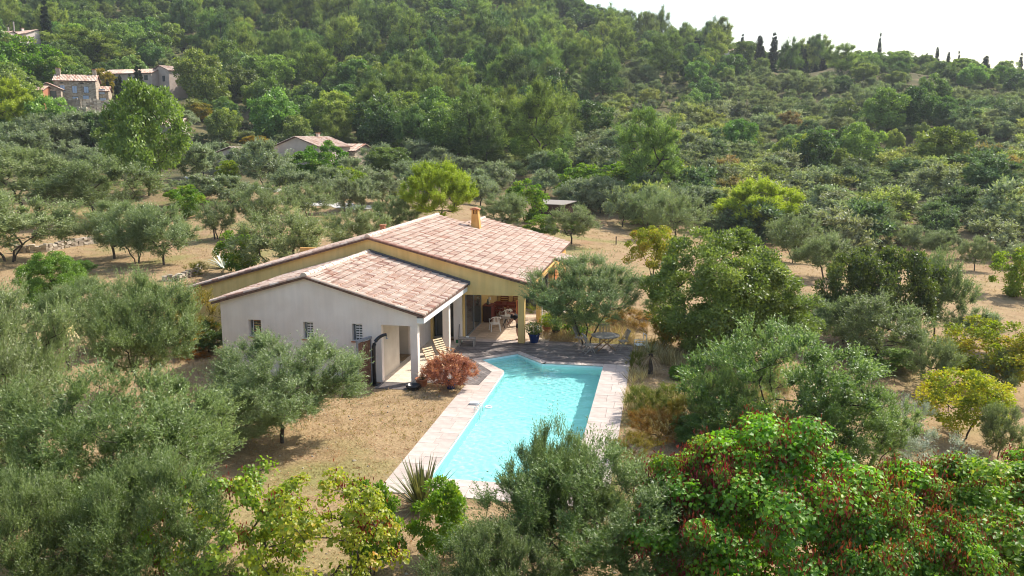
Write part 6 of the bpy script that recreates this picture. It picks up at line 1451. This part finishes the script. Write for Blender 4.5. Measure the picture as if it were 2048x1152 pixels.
ORD = ['first', 'second', 'third', 'fourth', 'fifth', 'sixth', 'seventh', 'eighth', 'ninth', 'tenth']
for (k, lm, band, size, ti), L_ in cells.items():
    L_.sort(key=lambda q: q[2])
    for i, it in enumerate(L_):
        bt = {'high': 'high above', 'two thirds up': 'far above', 'midway': 'midway above', 'low': 'low above', 'at the foot of the slope': 'by'}[band]
        lab = f"{size} {CN[k][ti]} {KN[k]} {bt} {lm}"
        if len(L_) > 1: lab += f", {ORD[min(i, 9)]} from the left"
        tag(it[0], lab, spec[k][2], {'oak': 'oaks of the wooded hillside', 'pine': 'pines of the wooded hillside', 'scrub': 'bushes of the scrubby slope'}[k])
cy = {}
for o in [o for o in COL.objects if '_px' in o]: cy.setdefault(o['_w'], []).append(o)
for wv, L_ in cy.items():
    L_.sort(key=lambda o: o['_px'][0])
    for i, o in enumerate(L_):
        side = ORD[i] if i < 10 else None
        e_ = len(L_)-1-i; lab = f"dark narrow cypress {wv}, " + (f"{ORD[i]} from the left" if i <= e_ else f"{ORD[min(e_, 9)]} from the right")
        o['label'] = lab; del o['_px']; del o['_w']
# what is past the count: one mass, instanced on points
def wood(name, label, items, protos, H_, W_):
    me = bpy.data.meshes.new(name); P = np.array([(i[1], i[2], i[3]-.2) for i in items], np.float32); me.vertices.add(len(P)); me.vertices.foreach_set('co', P.ravel())
    n = len(P); a = me.attributes.new('rz', 'FLOAT', 'POINT'); a.data.foreach_set('value', r5.uniform(0, 6.28, n).astype(np.float32))
    a = me.attributes.new('sz', 'FLOAT', 'POINT'); a.data.foreach_set('value', (r5.uniform(.72, 1.3, n)).astype(np.float32)); a = me.attributes.new('pk', 'INT', 'POINT'); a.data.foreach_set('value', r5.integers(0, len(protos), n).astype(np.int32))
    o = link(name, me); tag(o, label, 'woodland', kind='stuff')
    ng = bpy.data.node_groups.new(name, 'GeometryNodeTree'); ng.interface.new_socket('Geometry', in_out='INPUT', socket_type='NodeSocketGeometry'); ng.interface.new_socket('Geometry', in_out='OUTPUT', socket_type='NodeSocketGeometry')
    N_ = ng.nodes.new; L2 = ng.links.new; gi = N_('NodeGroupInput'); go_ = N_('NodeGroupOutput'); iop = N_('GeometryNodeInstanceOnPoints'); mp = N_('GeometryNodeMeshToPoints'); L2(gi.outputs[0], mp.inputs[0]); L2(mp.outputs[0], iop.inputs['Points'])
    jn = N_('GeometryNodeJoinGeometry')
    for ob in reversed(protos):
        oi = N_('GeometryNodeObjectInfo'); oi.inputs['Object'].default_value = ob; oi.transform_space = 'ORIGINAL'; oi.inputs['As Instance'].default_value = True; L2(oi.outputs['Geometry'], jn.inputs[0])
    L2(jn.outputs[0], iop.inputs['Instance']); iop.inputs['Pick Instance'].default_value = True
    def na(nm, ty):
        q = N_('GeometryNodeInputNamedAttribute'); q.data_type = ty; q.inputs['Name'].default_value = nm; return q.outputs['Attribute']
    L2(na('pk', 'INT'), iop.inputs['Instance Index'])
    cx = N_('ShaderNodeCombineXYZ'); L2(na('rz', 'FLOAT'), cx.inputs[2]); L2(cx.outputs[0], iop.inputs['Rotation'])
    vm = N_('ShaderNodeVectorMath'); vm.operation = 'SCALE'; vm.inputs[0].default_value = (W_, W_, H_); L2(na('sz', 'FLOAT'), vm.inputs['Scale']); L2(vm.outputs[0], iop.inputs['Scale'])
    L2(iop.outputs[0], go_.inputs[0]); mo = o.modifiers.new('scatter', 'NODES'); mo.node_group = ng
    return o
for k, nm, lb in (('oak', 'oak_wood', 'remaining broadleaf woodland high on the hillside and beyond the frame'), ('pine', 'pine_wood', 'remaining pine woodland high on the hillside'), ('scrub', 'scrubland', 'remaining low scrub covering the upper right slope')):
    it = [h for h in rest if h[0] == k]
    if not it: continue
    pro = []; seen = set()
    for q in INDIV:
        if q[1] == k and q[0].data.name not in seen: seen.add(q[0].data.name); pro.append(q[0])
    _, _, H0, W0, _ = LIB[spec[k][0]][0]
    wood(nm, lb, it, pro, spec[k][3]/H0*(.85 if k == 'oak' else 1), spec[k][4]/W0)
print('HILL', cnt, len(rest), len(hill))
# underbrush that closes the ground between the hillside trees
ub = scatter(22000, 95, 480, lambda px, d: 3.9 if d > foot_d(px)+2 else None, None)
wood('underbrush', 'low undergrowth between the hillside trees', [('u', x, y, gz(x, y), 0) for x, y, s, px, d in ub], [q[0] for q in INDIV if q[1] == 'scrub'][:4], .62, .95)

# ------------------------------------------------------------------ grass
def tufts(name, label, pts, h, seed, m='straw', per_=5, wd=.012):
    r = np.random.default_rng(seed); P = np.repeat(pts, per_, 0); n = len(P); P = P+np.c_[r.normal(0, .035, (n, 2)), np.zeros(n)]
    D = nrm(np.c_[r.normal(0, .55, (n, 2)), np.ones(n)]); N = rdir(n, r); hs = np.repeat(h, per_)*r.uniform(.5, 1.3, n)
    v = np.clip(np.repeat(r.random(len(pts)), per_)*.75+r.random(n)*.25, 0, 1)
    vs, fs, va = leaves_rhomb(P, D, N, hs, np.maximum(wd, hs*.05), v); o = link(name, np_mesh(name, vs, fs, M[m], attr=va)); tag(o, label, kind='stuff'); return o
def in_any(x, y):
    b = inpoly(x, y, [(-8.0, 21.75), (-1.25, 21.75), (-1.25, 41.2), (-9.95, 41.2), (-9.95, 32.7), (-8.0, 32.7)]) | inpoly(x, y, [(-19, 31.6), (-9.9, 31.6), (-9.9, 41), (-19, 41)]) | inpoly(x, y, [(-25.1, 40), (-5.5, 40), (-5.5, 58), (-25.1, 58)]); return b
n = 42000; x = r5.uniform(-24, 8, n); y = r5.uniform(14, 44, n); ok = ~in_any(x, y); x, y = x[ok], y[ok]
dens = vnoise(x*.9, y*.9, 31); ok = r5.random(len(x)) < .35+.65*dens; x, y = x[ok], y[ok]
tufts('dry_grass', 'short dry mown grass on the garden lawn', np.c_[x, y, ground(x, y)], np.full(len(x), .085), 41, per_=5)
n = 26000; d = np.sqrt(r5.uniform(28**2, 120**2, n)); a = r5.uniform(-.75, .95, n); hx = hd[0]*np.cos(a)+rt[0]*np.sin(a); hy = hd[1]*np.cos(a)+rt[1]*np.sin(a); x, y = hx*d, hy*d; ok = ~in_any(x, y); x, y = x[ok], y[ok]
tufts('meadow_grass', 'dry meadow grass under the olive trees', np.c_[x, y, ground(x, y)], .10+.16*vnoise(x*.25, y*.25, 33)**2, 42, per_=4, wd=.03)
n = 5200; x = r5.uniform(-1.2, 6, n); y = r5.uniform(22, 48, n); ok = (vnoise(x*.6, y*.6, 35) > .38); x, y = x[ok], y[ok]
tufts('tall_dry_grass', 'tall dry grass and weeds right of the pool terrace', np.c_[x, y, ground(x, y)], .25+.45*vnoise(x*.8, y*.8, 36), 43, per_=8, wd=.014)
n = 1500; x = r5.uniform(-6.4, -1.3, n); y = r5.uniform(41.2, 47, n); tufts('tall_dry_grass', 'dry grass under the olive tree beyond the deck', np.c_[x, y, ground(x, y)], .2+.25*r5.random(n), 44, per_=7, wd=.012)
n = 2600; x = r5.uniform(-22, 7, n); y = r5.uniform(14, 40, n); ok = ~in_any(x, y) & (vnoise(x*.5, y*.5, 51) > .5); x, y = x[ok], y[ok]
tufts('green_weeds', 'green weeds scattered in the dry lawn', np.c_[x, y, ground(x, y)], np.full(len(x), .09), 45, m='gold', per_=7, wd=.016)
def pebbles(n, x0, x1, y0, y1):
    x = r5.uniform(x0, x1, n); y = r5.uniform(y0, y1, n); ok = ~in_any(x, y); x, y = x[ok], y[ok]; n = len(x); z = ground(x, y)
    oc = np.array([(1, 0, 0), (0, 1, 0), (-1, 0, 0), (0, -1, 0), (0, 0, .7), (0, 0, -.5)]); fq = np.array([(0, 1, 4), (1, 2, 4), (2, 3, 4), (3, 0, 4), (1, 0, 5), (2, 1, 5), (3, 2, 5), (0, 3, 5)])
    s_ = r5.uniform(.02, .07, n)**1.0; V = oc[None]*s_[:, None, None]*r5.uniform(.7, 1.3, (n, 6, 1))+np.c_[x, y, z][:, None]
    F_ = (fq[None]+(np.arange(n)*6)[:, None, None]).reshape(-1, 3); o = link('pebbles', np_mesh('pebbles', V.reshape(-1, 3), F_, M['stones'])); tag(o, 'small pale stones lying in the dry grass', kind='stuff')
pebbles(900, -22, 8, 14, 40)
n = 5000; x = r5.uniform(-18, -6, n); y = r5.uniform(12, 30, n); ok = ~in_any(x, y); x, y = x[ok], y[ok]; n = len(x)
vs, fs, va = leaves_rhomb(np.c_[x, y, ground(x, y)+.02], nrm(np.c_[r5.normal(0, 1, (n, 2)), r5.normal(0, .2, n)]), nrm(np.c_[r5.normal(0, .4, (n, 2)), np.ones(n)]), np.full(n, .07), np.full(n, .035), r5.random(n)*.8)
o = link('leaf_litter', np_mesh('leaf_litter', vs, fs, M['maple'], attr=va)); tag(o, 'fallen brown leaves on the lawn under the trees', kind='stuff')
HAZE_D = 0.00016
HZ = True
if HZ:
    hz = MB().box(-760, -120, -40, 560, 760, 190).build('haze', None, None); tag(hz, 'thin summer haze filling the valley', kind='stuff')
    m = bpy.data.materials.new('haze'); m.use_nodes = True; t = m.node_tree
    for q in list(t.nodes): t.nodes.remove(q)
    o_ = t.nodes.new('ShaderNodeOutputMaterial'); pv = t.nodes.new('ShaderNodeVolumePrincipled'); pv.inputs['Color'].default_value = (.86, .92, 1, 1); pv.inputs['Density'].default_value = HAZE_D; pv.inputs['Anisotropy'].default_value = .3
    t.links.new(pv.outputs[0], o_.inputs['Volume']); hz.data.materials.append(m)
